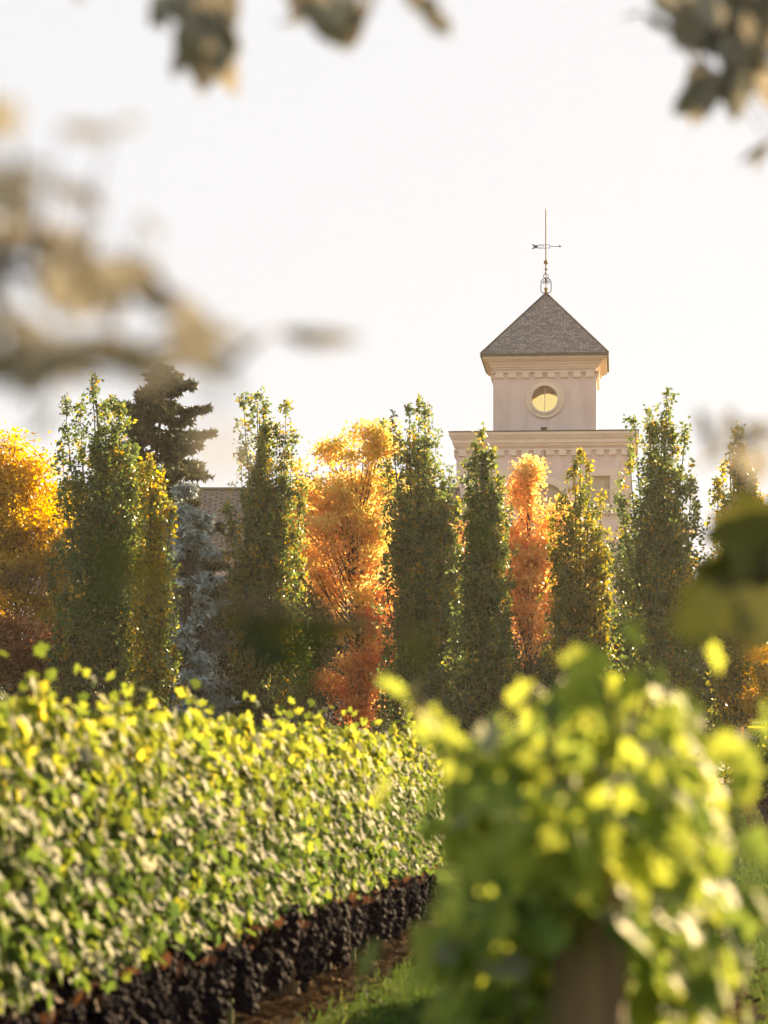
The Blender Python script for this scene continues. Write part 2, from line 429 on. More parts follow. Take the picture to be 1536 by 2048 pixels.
def trunk_mb(seed):
    g = random.Random(seed); b = MB()
    lean = g.uniform(-.07, .07)
    p = [(g.gauss(0, .012), lean * t + g.gauss(0, .018), -.03 + .72 * t) for t in (0, .2, .4, .6, .8, 1)]
    b.tube(p, [.045, .034, .030, .029, .031, .036], 8)
    for s in (-1, 1):
        b.tube([p[-1], (p[-1][0], p[-1][1] + .12 * s, p[-1][2] + .05), (g.gauss(0, .02), .35 * s, .70), (g.gauss(0, .02), .62 * s, .71)], [.030, .022, .017, .012], 7)
    for i in range(7):
        y = g.uniform(-.55, .55)
        b.tube([(0, y, .70), (g.gauss(0, .04), y + g.gauss(0, .05), 1.2), (g.gauss(0, .06), y + g.gauss(0, .07), 1.72)], [.007, .006, .004], 5)
    return b

def dry_mesh(seed, n=75, zlo=.50, zhi=.74):
    g = np.random.default_rng(seed)
    C = np.stack([g.normal(0, .13, n), g.uniform(-.64, .64, n), g.uniform(zlo, zhi, n)], 1)
    al = np.stack([g.normal(0, .4, n), g.normal(0, .4, n), -np.ones(n)], 1)
    return leaves('dry_leaves', C, g.uniform(.05, .10, n), g.random(n), VINE, g.normal(size=(n, 3)) + [.6, -.3, .2], al)

HP = vine_protos(2000, .080, 4)
DRY = [dry_mesh(40 + k) for k in range(3)]
CANE = []
for can, bs in HP:
    CANE.append([])
    for b in bs:
        o = b.build('shoot', M['vinebark']); CANE[-1].append(o.data); bpy.data.objects.remove(o)
TR = []
for k in range(4):
    o = trunk_mb(k).build('trunk_proto', M['vinebark'], smooth=True); TR.append(o.data); bpy.data.objects.remove(o)

def place_vine(loc, label, group, seed, canopy_me, cane_me, grapes=20, flip=False, dry=True):
    g = random.Random(seed)
    root = empty('grapevine', loc, VINE_ROT + (math.pi if flip else 0))
    tag(root, label, 'grapevine', group)
    link_mesh('trunk', TR[seed % 4], None, root)
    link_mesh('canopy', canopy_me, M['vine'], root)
    for cm in cane_me or (): link_mesh('shoot', cm, None, root)
    if dry: link_mesh('dry_leaves', DRY[seed % 3], M['dry'], root)
    for i in range(grapes):
        o = link_mesh('grape_cluster', GRAPES[g.randrange(4)], None, root,
                      (g.gauss(0, .10), -.62 + 1.24 * (i + g.random()) / grapes, g.uniform(.40, .74) - .07 * abs(math.sin(i * .37 + seed))))
        o.rotation_euler = (g.gauss(0, .12), g.gauss(0, .12), g.random() * 6.28)
        k = g.uniform(1.2, 1.9); o.scale = (k, k, k * g.uniform(.9, 1.15))
    return root

ORD = ['nearest', 'second', 'third', 'fourth', 'fifth', 'sixth', 'seventh', 'eighth', 'ninth', 'tenth', 'eleventh', 'twelfth', 'thirteenth', 'fourteenth', 'farthest']
NH = 15
for i in range(NH):
    y = 10.9 + 1.2 * i
    lab = ('hedged grapevine with pale leaves and dark grapes, %s along the row facing the grass lane' % ORD[i]) if 0 < i < NH - 1 else \
        ('hedged grapevine at the %s end of the long row facing the grass lane' % ('camera' if i == 0 else 'tree'))
    place_vine((rowx(-3.0, y), y, 0), lab, 'grapevines of the long hedged row', i, HP[i % 4][0], CANE[i % 4], 64, i % 3 == 1)

# the row that begins with the blurred end vine
def end_vine():
    g = np.random.default_rng(5)
    x0, y0 = .35, 4.95
    root = empty('grapevine', (x0, y0, 0), VINE_ROT)
    tag(root, 'bushy blurred grapevine wrapped round the top of the wooden end post', 'grapevine', 'grapevines of the row behind the end post')
    n = 950
    # bulging clumps rather than an even hedge
    cl = []
    for i in range(64):
        z = g.uniform(.95, 1.70) if i < 54 else g.uniform(1.26, 1.6)
        w = .27 if z < 1.62 else .25
        if z < 1.2: w = .20
        w *= .74
        x = g.uniform(-w, w) if i < 54 else g.uniform(-.1, .1)
        cl.append((x, g.uniform(-.30, .45) if i < 54 else g.uniform(-.42, -.32), z - .45 * x * x * (z > 1.5)))
    cl = np.array(cl); ci = g.integers(0, len(cl), n)
    C = cl[ci] + g.normal(0, .055, (n, 3))
    k = ~((np.abs(C[:, 0]) < .125) & (C[:, 2] < 1.31) & (C[:, 1] < -.05))
    C = C[k]; ci = ci[k]; n = len(C)
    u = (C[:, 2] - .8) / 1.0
    nm = np.stack([C[:, 0] * 5 + g.normal(0, .5, n), g.normal(-.5, .5, n), .6 + g.normal(0, .4, n)], 1)
    al = np.stack([C[:, 0] * 2 + g.normal(0, .4, n), g.normal(0, .4, n), -1 + g.normal(0, .4, n)], 1)
    ti = np.clip(g.normal(.46, .15, n), .15, .9) + .28 * np.clip(u, 0, 1) + g.normal(0, .08, len(cl))[ci]  # sunlit top painted in: leaf tint brightens with height
    ti = np.where(g.random(n) < .05, .05, np.clip(ti, .15, .70))
    st, lv = shoots(4, .25, 1.66, 9, .10); m = len(lv)
    me = leaves('canopy', np.concatenate([C, lv]), np.concatenate([g.uniform(.05, .088, n), g.uniform(.04, .07, m)]),
                np.concatenate([ti, g.normal(.6, .08, m)]), VINE, np.concatenate([nm, g.normal(size=(m, 3)) + [0, -.3, .5]]), np.concatenate([al, g.normal(size=(m, 3))]))
    link_mesh('canopy', me, M['brightvine'], root)
    for p in st:
        b = MB(); b.tube(p, [.004] * 5 + [.002], 5); b.build('shoot', M['vinebark'], root)
    link_mesh('trunk', TR[1], None, root, (.0, .12, 0))
    gr = random.Random(3)
    for i in range(10):
        o = link_mesh('grape_cluster', GRAPES[i % 4], None, root, (gr.gauss(0, .1), gr.uniform(-.1, .5), gr.uniform(.55, .75)))
        o.scale = (1.3,) * 3
end_vine()
def wood_post(name, loc, label, r, h, lean=0, group=None, mat='post', n=14):
    root = empty(name, loc); tag(root, label, 'post', group)
    b = MB(); rr = random.Random(str(loc))
    b.tube([(0, 0, -.1), (rr.gauss(0, .004), lean * h * .5, h * .5), (rr.gauss(0, .004), lean * h, h - .02), (0, lean * h, h)], [r * 1.05, r, r * .98, r * .86], n)
    b.build('shaft', M[mat], root)
    w = MB()
    for z in (.72, 1.05, 1.4):
        if z < h - .05: w.tube([((r + .004) * math.cos(t), lean * z + (r + .004) * math.sin(t), z) for t in np.linspace(0, 6.283, 17)], .0025, 4, False)
    w.build('wire_wrap', M['wire'], root)
    return root
wood_post('end_post', (.335, 4.68, 0), 'thick weathered wooden end post under the bushy blurred grapevine', .062, 1.40)
NB = ['first', 'second', 'third', 'fourth', 'fifth', 'sixth', 'seventh', 'eighth', 'ninth', 'tenth', 'eleventh', 'twelfth', 'thirteenth', 'fourteenth', 'fifteenth']
for i in range(14):
    y = 6.2 + 1.2 * i
    place_vine((rowx(-.24, y), y, 0), 'grapevine hidden behind the bushy end vine, %s after it in the row' % NB[i], 'grapevines of the row behind the end post',
               50 + i, HP[(i + 2) % 4][0], CANE[(i + 2) % 4], 10, i % 2 == 1).scale = (.8, 1, .87)
# far row by the road: the same kind of vine, small in the picture
for i in range(26):
    y = 52.2 + 1.2 * i
    lab = 'small distant grapevine in the far row that ends at the road'
    r = place_vine((rowx(.95, y), y, zg(y)), lab, 'grapevines of the far row', 90 + i, HP[i % 4][0], None, 0, i % 2 == 0, True)
wood_post('end_post', (rowx(.95, 83.2), 83.2, zg(83.2)), 'grey wooden post at the road end of the far vine row', .07, 1.75)
# stakes of the long row
for k, (y, mat, lab) in enumerate([(11.6, 'post', 'weathered wooden post nearest the camera in the long row'),
                                   (14.5, 'stake', 'slim green stake standing by the nearer trunks of the long row'),
                                   (16.9, 'stake', 'slim green stake in the middle of the long row'),
                                   (19.4, 'post', 'weathered wooden post in the middle of the long row'),
                                   (22.6, 'stake', 'slim green stake far along the long row'),
                                   (28.3, 'post', 'weathered wooden post at the tree end of the long row')]):
    wood_post('trellis_post' if mat == 'post' else 'vine_stake', (rowx(-3.0, y) + .09, y, 0), lab, .042 if mat == 'post' else .018, 1.8 if mat == 'post' else 1.3, 0, 'posts and stakes of the long row', mat, 10)
def wires(a, y0, y1, label, zs):
    b = MB()
    for z in zs: b.tube([(rowx(a, y), y, z + zg(y) - .004 * math.sin(y)) for y in np.linspace(y0, y1, 9)], .002, 4)
    tag(b.build('trellis_wire', M['wire']), label, 'wire')
wires(-3.0, 9.6, 28.4, 'thin steel trellis wire low along the long hedged row', [.73])
wires(-.24, 4.7, 23, 'thin steel trellis wire running back from the wooden end post', [.73])

# ------------------------------------------------------------------ trees
def tree_root(name, label, cat, px, y, group):
    r = empty(name, (wx(px, y), y, zg(y))); tag(r, label, cat, group); return r

def columnar(px, y, hw_px, tips, label, mat='oak', n=20000, gold=0.0, nrand=26, size=.125, seed=1, low=.04, name='columnar_oak', cat='tree', bare=0.0):
    g = np.random.default_rng(seed)
    root = tree_root(name, label, cat, px, y, 'columnar trees along the road')
    sc = y / F; base = zg(y); X0 = wx(px, y)
    W = hw_px * sc * 1.32; n = int(n * 1.15); nrand = int(nrand * 1.5)
    T = []
    for tx, ty in tips:
        T.append((wx(tx, y) - X0, g.normal(0, W * .25), wz(ty, y) - base, 1.0))
    H = max(t[2] for t in T)
    for i in range(nrand):
        f = g.uniform(.30, .93)
        prof = min(1.0, .55 + f) if f < .4 else max(.08, 1 - ((f - .4) / .6) ** 1.5)
        a = g.uniform(0, 6.283); r = W * prof * g.uniform(.55, 1.0)
        T.append((r * math.cos(a), r * math.sin(a) * .9, f * H, .9))
    tr = MB(); mainx = T[0]
    tr.tube(bez((0, 0, -.1), (0, 0, H * .4), (mainx[0] * .8, mainx[1] * .8, H * .93), 9), list(np.linspace(.15, .015, 9)), 8)
    limbs = MB(); C = []; tint = []
    tot = sum(t[2] ** .6 for t in T)
    for (tx, ty, tz, w) in T:
        z0 = max(low * H, tz - g.uniform(.32, .55) * H)
        mid = (tx * .85, ty * .85, z0 + (tz - z0) * .35)
        p = bez((0, 0, z0), mid, (tx, ty, tz), 8)
        limbs.tube(p, list(np.linspace(.045, .006, 8)), 5)
        m = int(n * tz ** .6 / tot); nc = max(6, m // 16)
        s = 1 - g.random(nc) ** 1.15 * .92
        sig = (.045 + .20 * W * (1 - s) ** .55)[:, None]
        cc = samp(p, s) + g.normal(size=(nc, 3)) * sig * np.array([1, 1, 1.3])
        ct = g.normal(0, .14, nc)
        ci = g.integers(0, nc, m)
        q = cc[ci] + g.normal(size=(m, 3)) * (np.array([.075, .075, .14]) * (.4 + .75 * (1 - s[ci]) ** .4)[:, None])
        # a last tuft right at the tip
        C.append(q); tint.append(.44 + gold + ct[ci] * 1.25 + g.normal(0, .16, m))
        tq = np.array([tx, ty, tz]) + np.stack([g.normal(0, .05, 26), g.normal(0, .05, 26), -np.abs(g.normal(0, .28, 26))], 1)
        C.append(tq); tint.append(np.full(26, .5 + gold))
    # inner skirt of leaves
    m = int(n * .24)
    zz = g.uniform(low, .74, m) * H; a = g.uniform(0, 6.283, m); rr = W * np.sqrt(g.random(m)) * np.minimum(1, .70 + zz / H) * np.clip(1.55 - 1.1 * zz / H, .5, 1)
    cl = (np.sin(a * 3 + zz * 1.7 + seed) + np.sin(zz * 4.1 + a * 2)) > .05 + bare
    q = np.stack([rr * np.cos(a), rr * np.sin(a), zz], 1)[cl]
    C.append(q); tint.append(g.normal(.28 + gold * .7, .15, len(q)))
    C = np.concatenate(C); tint = np.concatenate(tint)
    k = C[:, 2] > .12; C, tint = C[k], tint[k]; m = len(C)
    me = leaves('crown', C, g.uniform(.7, 1.25, m) * size, tint, LEAF4, g.normal(size=(m, 3)) + [0, 0, .35])
    tr.add(limbs); tr.build('trunk', M['bark'], root); link_mesh('crown', me, M[mat], root)
    return root

def broad(px, y, ell, label, mat, n, seed, name, size=.14, tintf=None, base_split=.12, ncl=110, cl_r=.36, group='broad autumn trees', cat='tree', trunk_r=.16):
    """round-headed tree; ell: list of (px, py, rx_px, rz_px) lobes of the crown"""
    g = np.random.default_rng(seed)
    root = tree_root(name, label, cat, px, y, group)
    sc = y / F; base = zg(y); X0 = wx(px, y)
    areas = np.array([e[2] * e[3] for e in ell], float); areas /= areas.sum()
    H = max(wz(e[1] - e[3], y) - base for e in ell)
    tr = MB(); lim = MB()
    tr.tube(bez((0, 0, -.1), (.1, 0, H * .35), (0, 0, H * .8), 8), list(np.linspace(trunk_r, .03, 8)), 9)
    C = []; T = []; W = []
    for i in range(ncl):
        e = ell[g.choice(len(ell), p=areas)]
        d = unit(g.normal(size=(1, 3)))[0] * g.uniform(.35, 1.0) ** .5
        c = np.array([wx(e[0], y) - X0 + d[0] * e[2] * sc, d[1] * e[2] * sc, wz(e[1], y) - base + d[2] * e[3] * sc])
        c[2] = max(c[2], .3)
        h0 = max(.05 * H, min(c[2] - .25 * H * g.uniform(.4, 1), .8 * H))
        st = np.array([.05, 0, h0]); md = (st + c) / 2 + np.array([0, 0, -.15 * np.linalg.norm(c - st)])
        p = bez(st, md, c, 6); lim.tube(p, list(np.linspace(.035, .006, 6)), 5)
        m = int(n / ncl * g.uniform(.6, 1.5)); r = cl_r * g.uniform(.7, 1.25)
        q = c + g.normal(size=(m, 3)) * np.array([r, r, r * .62]); C.append(q)
        # twigs that carry some leaves back along the limb
        m2 = m // 3; s = g.uniform(.45, 1, m2); C.append(samp(p, s) + g.normal(0, r * .45, (m2, 3)))
        cz = g.normal(0, .10); T.append(np.full(m, cz)); T.append(np.full(m2, cz))
    C = np.concatenate(C); T = np.concatenate(T); k = C[:, 2] > .1; C, T = C[k], T[k]; m = len(C)
    T = T * 1.4 + g.normal(0, .17, m) + (tintf(C, H) if tintf else .5)
    me = leaves('crown', C, g.uniform(.7, 1.25, m) * size, T, LEAF4, g.normal(size=(m, 3)) + [0, 0, .5])
    tr.add(lim); tr.build('trunk', M['bark'], root); link_mesh('crown', me, M[mat], root)
    return root

# row of columnar oaks, from the photo's outline of each crown
columnar(222, 76, 108, [(185, 745), (205, 800), (155, 800), (132, 790), (125, 900), (235, 850), (270, 890), (300, 930), (325, 980)],
         'broadest dark columnar oak, its golden flank overlapping the blue spruce', n=30000, seed=11, nrand=34)
columnar(302, 73.5, 40, [(300, 905), (285, 930), (325, 960), (340, 1010)],
         'slim golden oak added as the sunlit flank of the broad dark oak', mat='oak_gold', n=9000, gold=.06, seed=12, nrand=14)  # added tree, its gold colour painting sunlight on the broad oak's side
columnar(538, 84, 68, [(512, 780), (490, 795), (572, 800), (555, 850), (585, 860), (480, 900), (525, 800), (605, 960), (455, 1010)],
         'columnar oak with two bare-edged spires left of the orange maple', n=22000, gold=.12, seed=13, nrand=22)
columnar(835, 84, 72, [(838, 800), (818, 815), (850, 810), (785, 845), (872, 870), (800, 860), (900, 930), (775, 930), (890, 960)],
         'tall columnar oak with dark lower half right beside the orange maple', n=25000, gold=.07, seed=14, nrand=28)
columnar(968, 80, 52, [(963, 862), (950, 885), (985, 900), (935, 920), (1000, 950), (1015, 1010)],
         'narrow dark columnar oak before the corner of the tower block', n=19000, gold=.0, seed=15, nrand=22)
columnar(895, 86, 46, [(890, 985), (912, 1000), (870, 1020)],
         'shorter columnar oak in the gap beside the tower corner', mat='oak', n=11000, gold=.03, seed=16, nrand=16)
columnar(1160, 82, 60, [(1162, 900), (1150, 920), (1178, 925), (1125, 985), (1200, 1000), (1105, 1040), (1215, 1060)],
         'gold-edged columnar oak in front of the square tower window', mat='oak_gold', n=18000, gold=.0, seed=17, nrand=22)
columnar(1318, 80, 84, [(1332, 785), (1320, 830), (1300, 820), (1368, 850), (1275, 835), (1262, 890), (1345, 850), (1385, 950), (1395, 1000), (1245, 950), (1240, 1000)],
         'tallest green columnar oak beside the right side of the tower', n=22000, gold=.05, seed=18, nrand=28, bare=.1)
columnar(1480, 82, 56, [(1475, 852), (1490, 900), (1445, 925), (1458, 905), (1505, 940), (1520, 1000), (1435, 960)],
         'columnar oak with golden leaves standing last before the far vine row', mat='oak_gold', n=18000, gold=.0, seed=19, nrand=24)
columnar(1575, 84, 50, [(1570, 905), (1590, 960), (1550, 980)],
         'columnar oak cut by the picture edge behind the far vine row', mat='oak_gold', n=12000, gold=.05, seed=20, nrand=18)

def maple_t(C, H): return np.clip(.25 + 1.0 * (C[:, 2] / H - .28), .18, .95) + .10 * np.sin(C[:, 0] * 1.3) * np.sin(C[:, 2] * .9)
broad(712, 90, [(745, 865, 36, 42), (700, 905, 48, 45), (765, 945, 45, 60), (655, 965, 52, 55), (720, 1010, 80, 70), (690, 1100, 105, 85), (725, 1200, 85, 80), (625, 1050, 55, 75), (705, 1340, 65, 50), (725, 1400, 60, 40), (760, 1270, 45, 60), (600, 960, 28, 40)],
      'large orange maple fading to gold at its top, brightest tree of all', 'maple', 21000, 21, 'maple_tree', .145, maple_t, ncl=150, cl_r=.25)
broad(1055, 88, [(1052, 945, 16, 42), (1040, 1010, 32, 45), (1065, 1070, 48, 55), (1040, 1140, 50, 55), (1062, 1230, 38, 50), (1120, 1040, 24, 32), (1100, 1100, 36, 40), (1015, 1090, 26, 40)],
      'slim orange maple in front of the arched tower window', 'maple', 12500, 22, 'maple_tree', .13, lambda C, H: np.clip(.14 + .85 * (C[:, 2] / H - .3), .08, .75) + 0 * C[:, 0], ncl=80, cl_r=.24)
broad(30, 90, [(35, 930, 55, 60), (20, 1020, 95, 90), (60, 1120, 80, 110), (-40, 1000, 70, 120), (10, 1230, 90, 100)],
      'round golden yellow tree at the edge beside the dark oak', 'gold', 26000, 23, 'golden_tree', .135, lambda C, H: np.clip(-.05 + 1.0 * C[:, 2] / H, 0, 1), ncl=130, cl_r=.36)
broad(30, 83, [(20, 1290, 70, 60), (85, 1320, 50, 50)], 'low russet shrub under the golden tree', 'redleaf', 7000, 24, 'russet_shrub', .12, None, ncl=40, cl_r=.28, group='shrubs under the trees', cat='shrub', trunk_r=.05)
broad(865, 78, [(862, 1400, 42, 60), (880, 1450, 50, 60), (870, 1520, 50, 50)], 'rounded dark green shrub below the tall oaks', 'yew', 8000, 25, 'green_shrub', .10, None, ncl=40, cl_r=.22, group='shrubs under the trees', cat='shrub', trunk_r=.05)
broad(1522, 80, [(1520, 1410, 30, 70), (1530, 1330, 24, 60), (1522, 1500, 34, 60)], 'golden shrub above the far vine row', 'oak_gold', 6000, 26, 'golden_shrub', .11, lambda C, H: .75 + 0 * C[:, 0], ncl=34, cl_r=.22, group='shrubs under the trees', cat='shrub', trunk_r=.05)
broad(1265, 86, [(1265, 1200, 55, 100), (1290, 1330, 70, 90), (1230, 1320, 50, 80)], 'dark evergreen bush below the tallest green oak', 'yew', 12000, 27, 'evergreen_bush', .11, None, ncl=60, cl_r=.3, group='shrubs under the trees', cat='shrub', trunk_r=.08)
broad(1410, 92, [(1410, 1200, 50, 80), (1400, 1330, 75, 100), (1440, 1300, 50, 110)], 'dark broad evergreen between the two last oaks', 'yew', 13000, 28, 'evergreen_tree', .11, None, ncl=70, cl_r=.3, group='evergreens behind the oaks', trunk_r=.1)
broad(480, 92, [(470, 1250, 60, 120), (540, 1300, 70, 130), (600, 1340, 60, 110)], 'dark broad evergreen filling the space beside the spruce', 'yew', 16000, 29, 'evergreen_tree', .11, None, ncl=90, cl_r=.32, group='evergreens behind the oaks', trunk_r=.1)
broad(930, 93, [(930, 1280, 70, 130), (1000, 1330, 60, 120), (860, 1300, 60, 130)], 'dark broad evergreen behind the narrow oaks at the tower corner', 'yew', 14000, 30, 'evergreen_tree', .11, None, ncl=90, cl_r=.32, group='evergreens behind the oaks', trunk_r=.1)
broad(1150, 93, [(1120, 1330, 60, 110), (1190, 1330, 60, 110)], 'dark broad evergreen behind the gold-edged oak', 'yew', 11000, 31, 'evergreen_tree', .11, None, ncl=60, cl_r=.32, group='evergreens behind the oaks', trunk_r=.1)

for (px, y, ell, lab, sd) in (
    (50, 93, [(40, 1360, 70, 70), (110, 1380, 50, 60)], 'low dark hedge bush under the golden yellow tree', 61),
    (415, 90, [(400, 1400, 40, 60), (450, 1420, 50, 60)], 'low dark hedge bush at the foot of the blue spruce', 62),
    (690, 95, [(660, 1370, 70, 90), (760, 1390, 60, 80)], 'low dark hedge bush behind the foot of the orange maple', 63),
    (1060, 94, [(1030, 1350, 60, 80), (1090, 1360, 50, 70)], 'low dark hedge bush behind the slim orange maple', 64),
    (1330, 91, [(1310, 1400, 60, 80), (1380, 1420, 50, 80)], 'low dark hedge bush behind the tallest green oak', 65),
    (1450, 90.5, [(1450, 1420, 50, 90), (1495, 1440, 36, 80)], 'low dark hedge bush beside the road at the last oak', 66)):
    broad(px, y, ell, lab, 'yew', 9000, sd, 'hedge_bush', .115, None, ncl=60, cl_r=.3, group='hedge bushes along the road', cat='shrub', trunk_r=.05)
for (px, y, ell, lab, mat, n, sd) in (
    (610, 96, [(610, 1040, 50, 80), (590, 1150, 60, 110), (620, 1280, 60, 110)], 'olive tree turning gold, half hidden left of the orange maple', 'oak_gold', 15000, 41),
    (780, 97, [(775, 1010, 45, 80), (790, 1130, 50, 110), (800, 1270, 50, 110)], 'amber tree showing in the slit between orange maple and tall oak', 'oak_gold', 13000, 42),
    (118, 97, [(110, 1060, 55, 100), (130, 1200, 60, 120), (100, 1310, 60, 90)], 'olive gold tree between the yellow tree and the broad oak', 'oak_gold', 13000, 43),
    (915, 98, [(905, 1120, 45, 70), (930, 1200, 50, 80)], 'small red orange tree glimpsed behind the narrow oaks', 'maple', 7000, 44),
    (1105, 96, [(1100, 1150, 45, 90), (1120, 1270, 50, 90)], 'orange tree glimpsed between slim maple and gold-edged oak', 'maple', 8000, 45),
    (1345, 95, [(1330, 1130, 45, 90), (1350, 1250, 60, 90)], 'amber tree behind the tallest green oak', 'oak_gold', 10000, 46),
    (1510, 96, [(1500, 1120, 60, 110), (1540, 1240, 60, 120), (1480, 1320, 50, 100)], 'amber tree behind the last columnar oak', 'oak_gold', 14000, 47)):
    broad(px, y, ell, lab, mat, n, sd, 'autumn_tree', .13, (lambda C, H: .45 + .25 * C[:, 2] / H) if mat == 'oak_gold' else (lambda C, H: .2 + .2 * C[:, 2] / H), ncl=80, cl_r=.3, group='autumn trees behind the oaks', trunk_r=.1)
def conifer(name, label, px, y, top, L1, pw, mat, seed, hmin=.5, lean=.22, dens=.75):
    g = np.random.default_rng(seed)
    root = tree_root(name, label, 'tree', px, y, 'conifers')
    base = zg(y); H = wz(top, y) - base
    tr = MB(); tr.tube([(0, 0, -.1), (0, 0, H * .5), (lean, 0, H * .98)], [.2, .11, .02], 9)
    lim = MB(); C = []; A = []; T = []
    h = hmin
    while h < H - .25:
        f = h / H
        L0 = L1 * (1 - f) ** pw * min(1.0, .12 + (1 - f) / .11)
        for k in range(int(g.integers(6, 9))):
            a = g.uniform(0, 6.283); Ln = L0 * g.uniform(.45, 1.18)
            d = np.array([math.cos(a), math.sin(a), 0])
            st = np.array([lean * max(0, f - .5) * 2, 0, h + g.normal(0, .1)])
            end = st + d * Ln + np.array([0, 0, -.18 * Ln + (.16 * Ln if f > .8 else 0)])
            mid = st + d * Ln * .5 + np.array([0, 0, -.20 * Ln])
            p = bez(st, mid, end, 7); lim.tube(p, list(np.linspace(.028, .005, 7)), 5)
            nt = max(6, int(Ln * 34 * dens))
            for j in range(nt):
                s = g.uniform(.22, 1.0); c = samp(p, np.array([s]))[0]
                side = np.cross(d, [0, 0, 1]) * g.choice([-1, 1])
                tw = d * g.uniform(.2, .8) + side * g.uniform(.2, 1.0) + np.array([0, 0, g.uniform(-.9, .15)])
                tw /= np.linalg.norm(tw); tl = g.uniform(.14, .42) * (1.1 - .5 * s)
                m = 18
                u = g.random(m)
                C.append(c + tw * tl * u[:, None])
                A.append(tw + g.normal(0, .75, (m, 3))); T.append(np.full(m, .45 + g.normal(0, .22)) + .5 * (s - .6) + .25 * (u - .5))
        h += g.uniform(.24, .42)
    C = np.concatenate(C); A = np.concatenate(A); T = np.concatenate(T)
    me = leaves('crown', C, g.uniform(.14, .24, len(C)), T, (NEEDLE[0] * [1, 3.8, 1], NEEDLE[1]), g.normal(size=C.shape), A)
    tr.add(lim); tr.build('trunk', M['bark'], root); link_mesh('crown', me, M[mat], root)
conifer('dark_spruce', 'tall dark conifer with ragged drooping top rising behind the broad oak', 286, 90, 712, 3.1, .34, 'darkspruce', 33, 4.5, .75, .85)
conifer('blue_spruce', 'silvery blue spruce between the broad oak and the brown roof', 376, 84, 955, 2.15, .60, 'spruce', 34, .4, -.1, .42)

